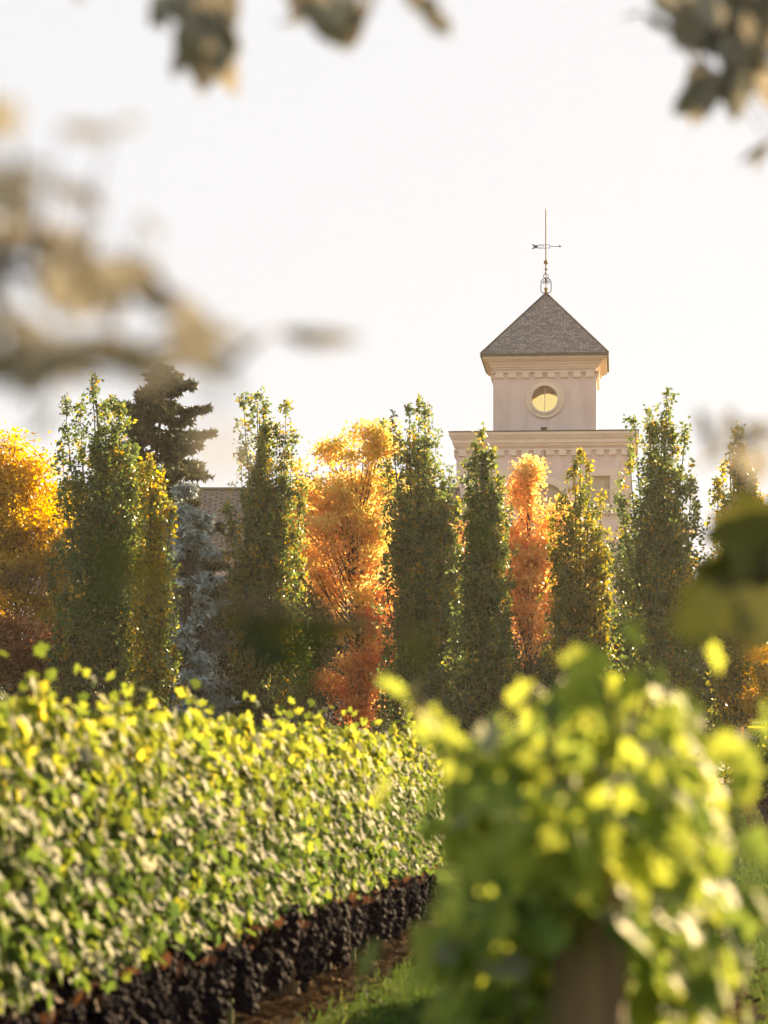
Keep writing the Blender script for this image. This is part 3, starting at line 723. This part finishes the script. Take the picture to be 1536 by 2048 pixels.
# ------------------------------------------------------------------ tower
TY = 114.0; TX = wx(1093, 114.0) - .02; TROT = rad(-4.7); G = 1.35
def tz(py, y=112.0): return wz(py, y) - G
def tower():
    root = empty('bell_tower', (TX, TY, G), TROT)
    tag(root, 'cream stucco tower with pyramid slate roof and round window', 'tower')
    HS = 2.03                                   # half the shaft
    HB = 3.40                                   # half the block
    zb = tz(864, 110.5); zs = tz(728)           # top of block, top of shaft wall
    th = .22
    # --- lower block: four walls with the front openings left open
    def wall_rect(mb, u0, u1, z0, z1, holes, place):
        us = sorted({u0, u1, *[h[0] for h in holes], *[h[1] for h in holes]}); zs_ = sorted({z0, z1, *[h[2] for h in holes], *[h[3] for h in holes]})
        for i in range(len(us) - 1):
            for j in range(len(zs_) - 1):
                uc = (us[i] + us[i + 1]) / 2; zc = (zs_[j] + zs_[j + 1]) / 2
                if any(h[0] < uc < h[1] and h[2] < zc < h[3] for h in holes): continue
                place(mb, us[i], us[i + 1], zs_[j], zs_[j + 1])
    win = [(-2.52, -1.58), (1.62, 2.56)]
    wz0, wz1 = tz(1008, 110.5), tz(953, 110.5)
    ax = .12; ar = .62; azc = tz(1000, 110.5); ab = azc - 1.5     # arched window: centre x, radius, spring height, sill
    base = MB()
    holes = [(w[0], w[1], wz0, wz1) for w in win] + [(ax - ar, ax + ar, ab, azc + ar)]
    wall_rect(base, -HB, HB, 0, zb - .02, holes, lambda m, a, b, c, d: m.box(a, b, -HB, -HB + th, c, d))
    # fill above the arch: voussoir steps of the square opening down to the curve
    n = 24
    for i in range(n):
        t0, t1 = math.pi * i / n, math.pi * (i + 1) / n
        x0, x1 = ax + ar * math.cos(t0), ax + ar * math.cos(t1); zz0, zz1 = azc + ar * math.sin(t0), azc + ar * math.sin(t1)
        b = len(base.v); zt = azc + ar
        for yy in (-HB, -HB + th):
            base.v += [(x1, yy, zz1), (x0, yy, zz0), (x0, yy, zt), (x1, yy, zt)]
        base.f += [(b, b + 1, b + 2, b + 3), (b + 4, b + 7, b + 6, b + 5), (b, b + 4, b + 5, b + 1)]
    base.box(-HB, HB, HB - th, HB, 0, zb - .02)
    base.box(-HB, -HB + th, -HB + th, HB - th, 0, zb - .02); base.box(HB - th, HB, -HB + th, HB - th, 0, zb - .02)
    base.build('base_block', M['stucco'], root)
    # parapet roof sheet + cornice in stepped profile, left open inside for the shaft
    def ring(mb, half, z0, z1, inner):
        mb.box(-half, half, -half, -inner, z0, z1); mb.box(-half, half, inner, half, z0, z1)
        mb.box(-half, -inner, -inner, inner, z0, z1); mb.box(inner, half, -inner, inner, z0, z1)
    c = MB(); ci = HB - .01
    for o, a, b in ((.04, -.58, -.52), (.10, -.52, -.42), (.15, -.42, -.24), (.20, -.24, -.17), (.24, -.17, -.10), (.28, -.10, -.0)):
        ring(c, HB + o, zb + a, zb + b, ci)
    c.build('cornice', M['trim'], root)
    d = MB(); d.box(-HB - .295, HB + .295, -HB - .295, HB + .295, zb, zb + .05); d.build('flat_roof', M['gutter'], root)
    # dentil course: a band whose lower edge is notched
    def dentils(half, z, count, w, h, pr, name, gapc=None):
        m = MB(); ring(m, half + pr, z, z + .05, half - .01)
        step = 2 * half / count
        for sgn in (-1, 1):
            for i in range(count):
                x = -half + (i + .5) * step
                y0, y1 = (-half - pr + .004, -half + .01) if sgn < 0 else (half - .01, half + pr - .004)
                m.box(x - w / 2, x + w / 2, y0, y1, z - h, z - .001)
                m.box(y0, y1, x - w / 2, x + w / 2, z - h, z - .001)
        m.build(name, M['trim'], root)
    dentils(HB, zb - .70, 14, .30, .20, .10, 'dentil_course')
    # control joint down the block front
    j = MB(); j.box(.03, .055, -HB - .012, -HB + .004, azc + ar + .28, zb - .72); j.build('downlead', M['gutter'], root)
    # square windows with moulded frames
    for w in win:
        fr = MB()
        for e0, e1, pr in ((.02, .16, .07), (.16, .30, .04)):
            x0, x1, z0, z1 = w[0], w[1], wz0, wz1
            yf, yb = -HB - pr, -HB + .003
            fr.box(x0 - e1, x0 - e0, yf, yb, z0 - e1, z1 + e1); fr.box(x1 + e0, x1 + e1, yf, yb, z0 - e1, z1 + e1)
            fr.box(x0 - e0, x1 + e0, yf, yb, z1 + e0, z1 + e1); fr.box(x0 - e0, x1 + e0, yf, yb, z0 - e1, z0 - e0)
        f = fr.build('window_frame', M['trim'], root)
        s = MB(); s.box(w[0] - .36, w[1] + .36, -HB - .11, -HB + .003, wz0 - .40, wz0 - .302); s.build('sill', M['trim'], f)
        p = MB(); p.box(w[0] - .002, w[1] + .002, -HB + .10, -HB + .12, wz0 - .002, wz1 + .002); p.build('window_blind', M['blind'], f)
        mu = MB(); mu.box(w[0], w[1], -HB + .07, -HB + .097, (wz0 + wz1) / 2 - .02, (wz0 + wz1) / 2 + .02); mu.build('glazing_bar', M['trim'], f)
    # arched window
    fr = MB()
    for r0, r1, pr in ((ar + .01, ar + .15, .08), (ar + .15, ar + .27, .045)):
        b = len(fr.v); m = 29
        for i in range(m):
            t = math.pi * i / (m - 1)
            for r, yy in ((r0, -HB + .003), (r0, -HB - pr), (r1, -HB - pr), (r1, -HB + .003)):
                fr.v.append((ax + r * math.cos(t), yy, azc + r * math.sin(t)))
        for i in range(m - 1):
            for k in range(4):
                k2 = (k + 1) % 4
                fr.f.append((b + i * 4 + k, b + i * 4 + k2, b + i * 4 + 4 + k2, b + i * 4 + 4 + k))
        fr.box(ax - r1, ax - r0, -HB - pr, -HB + .003, ab, azc - .001); fr.box(ax + r0, ax + r1, -HB - pr, -HB + .003, ab, azc - .001)
    f = fr.build('arched_window_frame', M['trim'], root)
    p = MB(); p.box(ax - ar, ax + ar, -HB + .12, -HB + .14, ab, azc + ar); p.build('window_blind', M['blind'], f)
    g = MB(); g.box(ax - .02, ax + .02, -HB + .08, -HB + .117, ab, azc + ar); g.build('glazing_bar', M['trim'], f)
    lf = MB(); lf.box(-.11, .13, -HB - .30, -HB - .10, zb + .05, zb + .17); lf.box(-.02, .04, -HB - .1, -HB + .02, zb + .05, zb + .09); lf.build('floodlight', M['iron'], root, bevel=.008)
    # --- shaft: hollow, a round opening in front and back
    z0 = zb - .3
    zc = tz(798); rr = .50
    def holed(mb, ysign, r):
        hw = HS; angs = set(np.linspace(0, 2 * math.pi, 64, endpoint=False))
        for cx, cz in ((hw, zs - zc), (-hw, zs - zc), (-hw, z0 - zc), (hw, z0 - zc)): angs.add(math.atan2(cz, cx) % (2 * math.pi))
        angs = sorted(angs); n = len(angs)
        yo = ysign * HS; yi = ysign * (HS - th); b = len(mb.v)
        for t in angs:
            cx, sx = math.cos(t), math.sin(t)
            k = min(hw / abs(cx) if abs(cx) > 1e-9 else 1e9, ((zs - zc) / sx) if sx > 1e-9 else ((z0 - zc) / sx if sx < -1e-9 else 1e9))
            ox, oz = k * cx, zc + k * sx; ix, iz = r * cx, zc + r * sx
            mb.v += [(ox, yo, oz), (ix, yo, iz), (ix, yi, iz), (ox, yi, oz)]
        for i in range(n):
            a, c_ = b + 4 * i, b + 4 * ((i + 1) % n)
            for k in range(3): mb.f.append((a + k, a + k + 1, c_ + k + 1, c_ + k))
            mb.f.append((a + 3, a, c_, c_ + 3))
    sh = MB(); holed(sh, -1, rr); holed(sh, 1, .74)
    sh.box(-HS, -HS + th, -HS + th + .001, HS - th - .001, z0, zs); sh.box(HS - th, HS, -HS + th + .001, HS - th - .001, z0, zs)
    sh.build('shaft', M['stucco'], root)
    ln = MB(); i = HS - th - .004
    ln.box(-i, -i + .02, -i, i, z0, zs - .03); ln.box(i - .02, i, -i, i, z0, zs - .03); ln.build('inner_lining', M['inside'], root)
    for sgn, r, nm in ((-1, rr, 'round_window_frame'), (1, .74, 'round_window_frame')):
        fr = MB(); y = sgn * HS
        fr.lathe([(r + .003, -.003 * sgn), (r + .003, .10 * sgn), (r + .05, .12 * sgn), (r + .10, .10 * sgn), (r + .105, .05 * sgn), (r + .20, .05 * sgn), (r + .23, .075 * sgn), (r + .27, .05 * sgn), (r + .275, -.003 * sgn), (r + .003, -.003 * sgn)], 72, (0, y, zc), 'y')
        f = fr.build(nm, M['trim'], root)
        if sgn < 0:
            pn = MB(); pn.lathe([(0.0005, 0), (r - .002, 0), (r - .002, .012), (.0005, .012)], 48, (0, y + .15, zc), 'y'); pn.build('pane', M['amber'], f)
            mb = MB(); mb.box(-.014, .014, y + .125, y + .148, zc - r, zc + r); mb.build('glazing_bar', M['trim'], f)
    dentils(HS, zs - .34, 8, .30, .20, .10, 'dentil_course')
    # eaves cornice
    c = MB(); ci = HS - .01
    for o, a, b in ((.06, -.20, -.12), (.12, -.12, -.02), (.18, -.02, .10), (.30, .10, .17), (.40, .17, .27)):
        ring(c, HS + o, zs + a, zs + b, ci)
    c.build('eaves_cornice', M['trim'], root)
    # pyramid roof
    ze = zs + .27; E = HS + .46; za = tz(587, 114.0)
    gt = MB(); gt.box(-E - .03, E + .03, -E - .03, E + .03, ze, ze + .10); gt.build('gutter', M['gutter'], root)
    me = bpy.data.meshes.new('roof'); e = E + .01; zz = ze + .103
    V = [(-e, -e, zz), (e, -e, zz), (e, e, zz), (-e, e, zz), (0, 0, za)]
    me.from_pydata(V, [], [(0, 1, 4), (1, 2, 4), (2, 3, 4), (3, 0, 4), (3, 2, 1, 0)])
    uv = me.uv_layers.new(name='UVMap'); sl_ = math.hypot(e, za - zz)
    for p in me.polygons:
        for k, li in enumerate(p.loop_indices):
            uv.data[li].uv = ((0, 0), (2 * e, 0), (e, sl_))[k] if len(p.loop_indices) == 3 else (0, 0)
    me.update(); rf = link_mesh('roof', me, M['roof'], root)
    hp = MB()
    for sx, sy in ((-1, -1), (1, -1), (1, 1), (-1, 1)):
        hp.tube([(sx * e, sy * e, zz + .01), (sx * .02, sy * .02, za + .01)], .035, 6)
    hp.build('hip_cap', M['roof2'] if False else M['gutter'], rf)
    # weather vane
    def Z(py): return tz(py, 114.0)
    wv = MB(); wv.box(-.055, .055, -.055, .055, za - .05, Z(577)); wv.box(-.075, .075, -.075, .075, Z(579), Z(576))
    v = wv.build('weather_vane', M['brass'], root)
    rd = MB(); rd.tube([(0, 0, Z(577)), (0, 0, Z(545))], .016, 8); rd.tube([(0, 0, Z(545)), (0, 0, Z(420)), (0, 0, Z(415))], [.032, .03, .006], 8)
    rd.lathe([(.001, 0), (.03, .04), (.03, .08), (.001, .12)], 12, (0, 0, Z(423))); rd.build('rod', M['steel'], v)
    bl = MB(); bl.lathe([(.095 * math.sin(t), -.095 * math.cos(t)) for t in np.linspace(.02, math.pi - .02, 12)], 20, (0, 0, Z(524.5))); bl.build('ball', M['brass'], v, smooth=True)
    sc = MB()
    for k in range(2):                                         # two crossed scroll frames
        def P(u, py): return (u, 0, Z(py)) if k == 0 else (0, u, Z(py))
        for s in (-1, 1):
            sc.tube([P(0, 586), P(.12 * s, 585.5), P(.195 * s, 584), P(.205 * s, 575), P(.2 * s, 564), P(.17 * s, 560), P(.10 * s, 557.5), P(.03 * s, 557)], .018, 6)
            sc.tube([P(.02 * s, 558), P(.04 * s, 565), P(.09 * s, 567.5), P(.13 * s, 565), P(.12 * s, 562), P(.085 * s, 561.5), P(.075 * s, 563.5)], [.018] * 6 + [.026], 6)
            sc.tube([P(.02 * s, 557), P(.09 * s, 555), P(.10 * s, 551.5), P(.05 * s, 548), P(.015 * s, 546)], .015, 6)
            sc.tube([P(.01 * s, 543), P(.035 * s, 539), P(.055 * s, 537)], .013, 6)
    sc.lathe([(.001, -.05), (.055, 0), (.03, .05), (.001, .06)], 10, (0, 0, Z(546))); sc.lathe([(.001, -.03), (.035, 0), (.001, .03)], 10, (0, 0, Z(555)))
    sc.tube([(0, 0, Z(565)), (0, 0, Z(536))], .018, 6)
    sc.build('scroll_frame', M['iron'], v)
    ar_ = MB()
    zm = Z(493); h = .065
    for s in (-1, 1): ar_.tube([(-.34, 0, zm + s * h), (.15, 0, zm + s * h)], .011, 6)
    for x in (-.30, -.22, -.14, .15): ar_.tube([(x, 0, zm - h), (x + .05 * (x < 0), 0, zm + h)], .009, 5)
    ar_.tube([(.15, 0, zm), (.5, 0, zm), (.53, 0, zm), (.56, 0, zm), (.62, 0, zm)], [.012, .012, .03, .03, .004], 8)
    b = len(ar_.v); out = [(-.58, .10), (-.48, .0), (-.58, -.10), (-.5, -.09), (-.42, -.05), (-.33, -.06), (-.33, .06), (-.42, .05), (-.5, .09)]
    n = len(out)
    for yy in (-.012, .012): ar_.v += [(x, yy, zm + z) for x, z in out]
    ar_.f += [tuple(b + i for i in range(n)), tuple(b + n + i for i in reversed(range(n)))] + [(b + i, b + (i + 1) % n, b + n + (i + 1) % n, b + n + i) for i in range(n)]
    for zz_ in (zm - h, zm + h): ar_.lathe([(.001, -.035), (.032, 0), (.001, .035)], 10, (0, 0, zz_))
    ar_.build('arrow', M['iron'], v)
tower()

# ------------------------------------------------------------------ long building behind the trees
def winery():
    y0, yr = 105.5, 110.0
    x0, x1 = wx(70, 105.5), TX - 3.50 - .06
    root = empty('long_building', ((x0 + x1) / 2, y0, 1.35)); tag(root, 'long low building with brown shingle roof joined to the tower', 'building')
    w = (x1 - x0) / 2; ze = wz(1092, y0) - 1.35; zr = wz(980, yr) - 1.35
    d = 2 * (yr - y0)
    wl = MB(); wins = []
    xs = [wx(p, y0) - (x0 + x1) / 2 for p in (150, 255, 415, 520, 640, 780, 880)]
    hw, zlo, zhi = .48, wz(1235, y0) - 1.35, wz(1165, y0) - 1.35
    cuts = sorted([-w] + [x + s * hw for x in xs for s in (-1, 1)] + [w])
    for i in range(len(cuts) - 1):
        a, b = cuts[i], cuts[i + 1]
        if i % 2 == 0: wl.box(a, b, 0, .25, 0, ze)
        else: wl.box(a, b, 0, .25, 0, zlo); wl.box(a, b, 0, .25, zhi, ze)
    wl.box(-w, w, d - .25, d, 0, ze); wl.box(-w, -w + .25, .25, d - .25, 0, ze); wl.box(w - .25, w, .25, d - .25, 0, ze)
    b = len(wl.v)
    for xx in (-w, w):
        wl.v += [(xx, 0, ze), (xx, d, ze), (xx, d / 2, zr - .05)]
    wl.f += [(b, b + 1, b + 2), (b + 3, b + 5, b + 4)]
    wl.build('wall', M['stucco'], root)
    for x in xs:
        fr = MB()
        fr.box(x - hw - .12, x - hw, -.06, .02, zlo - .1, zhi + .12); fr.box(x + hw, x + hw + .12, -.06, .02, zlo - .1, zhi + .12)
        fr.box(x - hw, x + hw, -.06, .02, zhi, zhi + .12); fr.box(x - hw - .18, x + hw + .18, -.10, .02, zlo - .2, zlo - .1)
        f = fr.build('window_frame', M['trim'], root)
        sh = MB()
        for k in range(9): sh.box(x - hw + .03, x + hw - .03, .06, .10, zlo + (zhi - zlo) * (k + .1) / 9, zlo + (zhi - zlo) * (k + .88) / 9)
        sh.build('shutter', M['shutter'], f)
    ov = .45; sl_ = (zr - ze) / (d / 2)
    me = bpy.data.meshes.new('roof'); zo = ze - sl_ * ov + .02
    V = [(-w - .3, -ov, zo), (w, -ov, zo), (w, d / 2, zr), (-w - .3, d / 2, zr), (-w - .3, d + ov, zo), (w, d + ov, zo)]
    V += [(x, y, z - .14) for x, y, z in V]
    me.from_pydata(V, [], [(0, 1, 2, 3), (3, 2, 5, 4), (6, 9, 8, 7), (9, 10, 11, 8), (0, 6, 7, 1), (4, 5, 11, 10), (0, 3, 9, 6), (3, 4, 10, 9), (1, 7, 8, 2), (2, 8, 11, 5)])
    uv = me.uv_layers.new(name='UVMap'); L = math.hypot(d / 2 + ov, zr - zo)
    for p in me.polygons:
        for li in p.loop_indices:
            c = me.vertices[me.loops[li].vertex_index].co
            uv.data[li].uv = (c.x + 30, abs(c.y - d / 2) / (d / 2 + ov) * L)
    me.update(); r = link_mesh('roof', me, M['roof2'], root)
    rc = MB(); rc.tube([(-w - .3, d / 2, zr + .02), (w, d / 2, zr + .02)], .09, 8); rc.build('ridge_cap', M['gutter'], r)
    gt = MB(); gt.tube([(-w - .3, -ov - .06, zo - .03), (w, -ov - .06, zo - .03)], .075, 8); gt.build('gutter', M['gutter'], root)
winery()

# rocks edging the far lawn
for (px, y, s, lab) in ((1486, 88.5, .28, 'pale rock beside the road below the last oak'), (1493, 86.5, .2, 'small pale rock on the lawn near the far vine post')):
    bm = bmesh.new(); bmesh.ops.create_icosphere(bm, subdivisions=3, radius=s)
    rr = random.Random(px)
    for v in bm.verts:
        v.co *= 1 + .12 * math.sin(v.co.x * 9 / s * .3 + px) + rr.gauss(0, .03); v.co.z *= .6
    me = bpy.data.meshes.new('rock'); bm.to_mesh(me); bm.free()
    tag(link_mesh('rock', me, M['rock'], None, (wx(px, y), y, zg(y) + s * .3)), lab, 'rock', 'rocks by the road')

# ------------------------------------------------------------------ near trees whose leaves hang into the view
def near_tree(name, label, base, trunk_top, specs):
    """specs: list of (branch polyline, twig leaf list, material); a branch is a part, its leaves a sub-part"""
    root = empty(name, base); tag(root, label, 'tree', 'near trees framing the view')
    b = MB(); g = random.Random(4)
    t = np.array(trunk_top) - np.array(base)
    tp = bez((0, 0, -.1), (t[0] * .2, t[1] * .2, t[2] * .5), t, 9)
    b.tube(tp, list(np.linspace(.085, .03, 9)), 10)
    fine = samp(tp, np.linspace(.1, .97, 80))
    b.build('trunk', M['bark'], root, smooth=True)
    for pts, rad0, lv, mat, tmpl in specs:
        p = np.array(pts) - np.array(base)
        p = np.concatenate([fine[np.argmin(np.abs(fine[:, 2] - p[0][2]))][None], p[1:]])      # every branch leaves the trunk
        k = MB(); q = p if len(p) != 3 else bez(*p, 10)
        k.tube(q, list(np.linspace(rad0, rad0 * .35, len(q))), 7)
        C = np.array([l[0] for l in lv]) - np.array(base)
        # short twigs from the branch to every leaf
        dense = samp(np.array(q), np.linspace(0, 1, 60))
        for c in C:
            a = dense[np.argmin(((dense - c) ** 2).sum(1))]
            k.tube(bez(a, (a + c) / 2 + [0, 0, .015], c, 4), [.0022, .0018, .0014, .001], 4)
        br = k.build('branch', M['bark'], root, smooth=True)
        me = leaves('leaves', C, [l[1] for l in lv], np.clip(np.random.default_rng(len(lv)).normal(.5, .25, len(lv)), 0, 1), tmpl,
                    [l[2] for l in lv], [l[3] for l in lv])
        link_mesh('leaves', me, M[mat], br)
    return root
gl = np.random.default_rng(77)
def pl(px, py, y): return (wx(px, y), y, wz(py, y))
def lf(px, py, y, length_px, ang, face=1.0):
    """a leaf centred on a point, length in photo pixels, direction angle in the picture plane (0 = right, 90 = down)"""
    L = length_px * y / F; a = rad(ang)
    al = np.array([math.cos(a), gl.normal(0, .25), -math.sin(a)])
    nm = np.array([gl.normal(0, .5), -face, gl.normal(0, .5)]) if face >= .5 else np.array([-math.sin(a) * .9 + gl.normal(0, .1), -face, -math.cos(a) * .9])
    c = np.array(pl(px, py, y)) - al / np.linalg.norm(al) * L * .5
    return (c, L, nm, al)
def fill(x0, x1, y0, y1, n, Y, Ls, ang=90, sp=40):
    return [lf(gl.uniform(x0, x1), gl.uniform(y0, y1), Y + gl.normal(0, .12), gl.uniform(*Ls), ang + gl.normal(0, sp)) for _ in range(n)]
YL = 2.25
left = []
# main bough across the left edge, drooping to the right
lv = [lf(145, 375, YL, 130, 12, .3), lf(195, 390, YL, 90, 40, .4), lf(175, 256, YL, 110, 5, .3), lf(255, 250, YL, 60, 0, .3), lf(300, 455, YL, 70, 60, .4),
      lf(225, 590, YL, 130, 75), lf(255, 560, YL, 90, 95), lf(330, 570, YL, 120, 35, .3), lf(390, 620, YL, 110, 45, .35), lf(110, 485, YL, 130, 5), lf(20, 480, YL, 120, 0),
      lf(60, 470, YL, 90, 10), lf(180, 500, YL, 120, 15, .5), lf(270, 530, YL, 110, 25, .4)]
for t in np.linspace(0, 1, 16):
    bx, by = (1 - t) ** 2 * -60 + 2 * t * (1 - t) * 220 + t * t * 430, (1 - t) ** 2 * 440 + 2 * t * (1 - t) * 470 + t * t * 670
    lv.append(lf(bx + gl.normal(0, 14), by + gl.normal(0, 12) + 15, YL + gl.normal(0, .1), gl.uniform(80, 130), gl.uniform(10, 60), gl.choice([.35, .7])))
lv += fill(-60, 60, 230, 470, 12, YL, (80, 130), 70) + fill(-60, 130, 520, 700, 9, YL, (90, 140), 80) + fill(100, 240, 540, 690, 4, YL, (80, 120), 80)
left.append(([pl(-480, 620, YL + .1), pl(-60, 380, YL), pl(420, 650, YL)], .010, lv, 'near', OVAL))
lv = [lf(640, 662, YL + .3, 165, 0, .25), lf(600, 668, YL + .3, 90, 5, .3), lf(500, 690, YL + .3, 70, -25, .3), lf(410, 720, YL, 130, 8, .4), lf(320, 710, YL, 130, 6, .4), lf(230, 700, YL, 120, 0, .4),
      lf(150, 710, YL, 130, 15), lf(50, 660, YL, 120, 20), lf(90, 840, YL + .2, 90, -45, .3), lf(425, 760, YL - .8, 120, 70), lf(440, 900, YL - .9, 100, 80)]
for t in np.linspace(0, 1, 12):
    lv.append(lf(60 + 370 * t + gl.normal(0, 12), 690 + 25 * math.sin(t * 3) + gl.normal(0, 14), YL + gl.normal(0, .1), gl.uniform(80, 130), gl.uniform(-15, 40), gl.choice([.35, .7])))
lv += fill(-60, 110, 690, 790, 8, YL, (90, 130), 40)
left.append(([pl(-480, 760, YL + .1), pl(80, 650, YL), pl(470, 730, YL + .2)], .008, lv, 'near', OVAL))
# low dark spray in front of the trees
YD = 2.8
lv = [lf(555, 1290, YD, 130, 80), lf(520, 1330, YD, 120, 70), lf(600, 1320, YD, 120, 100), lf(500, 1270, YD, 90, 60), lf(640, 1260, YD, 100, 20), lf(700, 1250, YD, 110, 10), lf(560, 1240, YD, 90, 30),
      lf(830, 1290, YD, 100, 70), lf(810, 1250, YD, 70, 90), lf(230, 1120, YD - .7, 120, 80), lf(300, 1150, YD - .7, 110, 60), lf(210, 1190, YD - .7, 100, 90), lf(960, 1060, YD - .4, 70, 90), lf(460, 1230, YD, 70, 20)]
left.append(([pl(-420, 1150, YD), pl(250, 1130, YD - .3), pl(840, 1270, YD)], 0.004, lv, 'shade', OVAL))
YT = 3.8
lv = fill(350, 455, -10, 120, 11, YT, (90, 130), 90, 15) + fill(385, 458, 50, 160, 10, YT, (70, 100), 90, 12) + fill(600, 715, -10, 50, 8, YT, (80, 110), 70, 30) + fill(305, 350, -10, 30, 3, YT, (60, 80), 90, 30) + [lf(418, 60, YT, 150, 88, .6), lf(425, 120, YT, 130, 92), lf(400, 130, YT, 110, 100), lf(440, 70, YT, 120, 85), lf(410, 20, YT, 130, 80), lf(330, 15, YT, 80, 60), lf(315, 30, YT, 60, 120), lf(360, 20, YT, 90, 60), lf(450, 10, YT, 120, 95),
      lf(690, 45, YT, 110, 70), lf(660, 20, YT, 100, 40), lf(620, 25, YT, 90, 20), lf(705, 55, YT, 90, 95), lf(580, 45, YT, 60, 170, .4), lf(640, 5, YT, 110, 20), lf(700, 5, YT, 100, 80),
      lf(865, 25, YT, 90, 60), lf(885, 50, YT, 60, 70), lf(840, 5, YT, 80, 30)]
lv += [lf(gl.uniform(-500, 1000), gl.uniform(-260, -40), YT + gl.normal(0, .2), gl.uniform(70, 130), gl.uniform(40, 140)) for _ in range(60)]
left.append(([pl(-1900, 250, 2.45), pl(-300, -260, YT), pl(950, -60, YT)], .016, lv, 'near', OVAL))
near_tree('framing_tree', 'near blurred tree whose pale leaves hang across the left and top', (wx(-480, YL) - .75, 2.4, 0), (wx(-480, YL) - .35, 2.45, 2.9), left)

right = []
YR = 4.4
lv = fill(1380, 1540, -10, 110, 14, YR, (90, 120), 80, 40) + fill(1370, 1440, 160, 210, 5, YR, (70, 100), 130, 30) + fill(1440, 1560, 120, 190, 8, YR, (80, 110), 90, 40) + [lf(1390, 195, YR, 110, 140), lf(1375, 215, YR, 80, 120), lf(1420, 175, YR, 100, 160), lf(1450, 180, YR, 90, 170), lf(1480, 175, YR, 110, 60), lf(1510, 165, YR, 110, 80),
      lf(1270, 28, YR, 60, 170, .4), lf(1320, 40, YR, 70, 20, .3), lf(1375, 55, YR, 110, 60), lf(1420, 60, YR, 110, 80), lf(1400, 20, YR, 110, 40), lf(1460, 30, YR, 120, 80), lf(1500, 30, YR, 120, 100),
      lf(1440, 75, YR, 100, 100), lf(1500, 110, YR, 120, 70), lf(1470, 110, YR, 90, 100), lf(1530, 70, YR, 120, 90), lf(1340, 5, YR, 90, 10), lf(1440, -10, YR, 120, 60), lf(1525, 300, YR, 90, 130, .4), lf(1510, 310, YR, 70, 140, .4)]
lv += [lf(gl.uniform(1280, 1900), gl.uniform(-240, -20), YR + gl.normal(0, .15), gl.uniform(80, 130), gl.uniform(40, 140)) for _ in range(40)]
lv += [lf(gl.uniform(1560, 1900), gl.uniform(-100, 330), YR + gl.normal(0, .15), gl.uniform(80, 130), gl.uniform(40, 140)) for _ in range(30)]
right.append(([pl(2150, -150, YR + .2), pl(1700, -60, YR), pl(1440, 190, YR)], .010, lv, 'near', OVAL))
YS = 5.2
lv = [lf(1500, 1060, YS, 190, 185), lf(1510, 1110, YS, 170, 160), lf(1460, 1050, YS, 120, 215), lf(1470, 1130, YS, 150, 130), lf(1440, 1160, YS, 110, 150), lf(1500, 1180, YS, 170, 120), lf(1450, 1200, YS, 150, 100),
      lf(1415, 1230, YS - 1.6, 120, 110), lf(1530, 1240, YS - 1.6, 130, 90), lf(1380, 1260, YS - 1.8, 100, 120), lf(1480, 1270, YS - 1.6, 120, 110)]
right.append(([pl(2250, 1000, YS + .4), pl(1700, 1050, YS), pl(1400, 1200, YS)], .005, lv, 'neardark', VINE))
lv = [lf(1390, 860, 3.2, 90, 100, .6), lf(1430, 905, 3.2, 90, 130, .4), lf(1465, 850, 3.2, 70, 80), lf(1510, 880, 3.2, 90, 60, .5), lf(1530, 930, 3.2, 90, 90), lf(1480, 900, 3.2, 80, 110)]
right.append(([pl(2250, 760, YS + .4), pl(1750, 780, 3.2), pl(1400, 930, 3.2)], .004, lv, 'near', OVAL))
near_tree('framing_tree', 'near blurred tree whose leaves hang into the upper corner on the tower side', (1.55, 3.9, 0), (1.35, 3.9, 3.3), right)
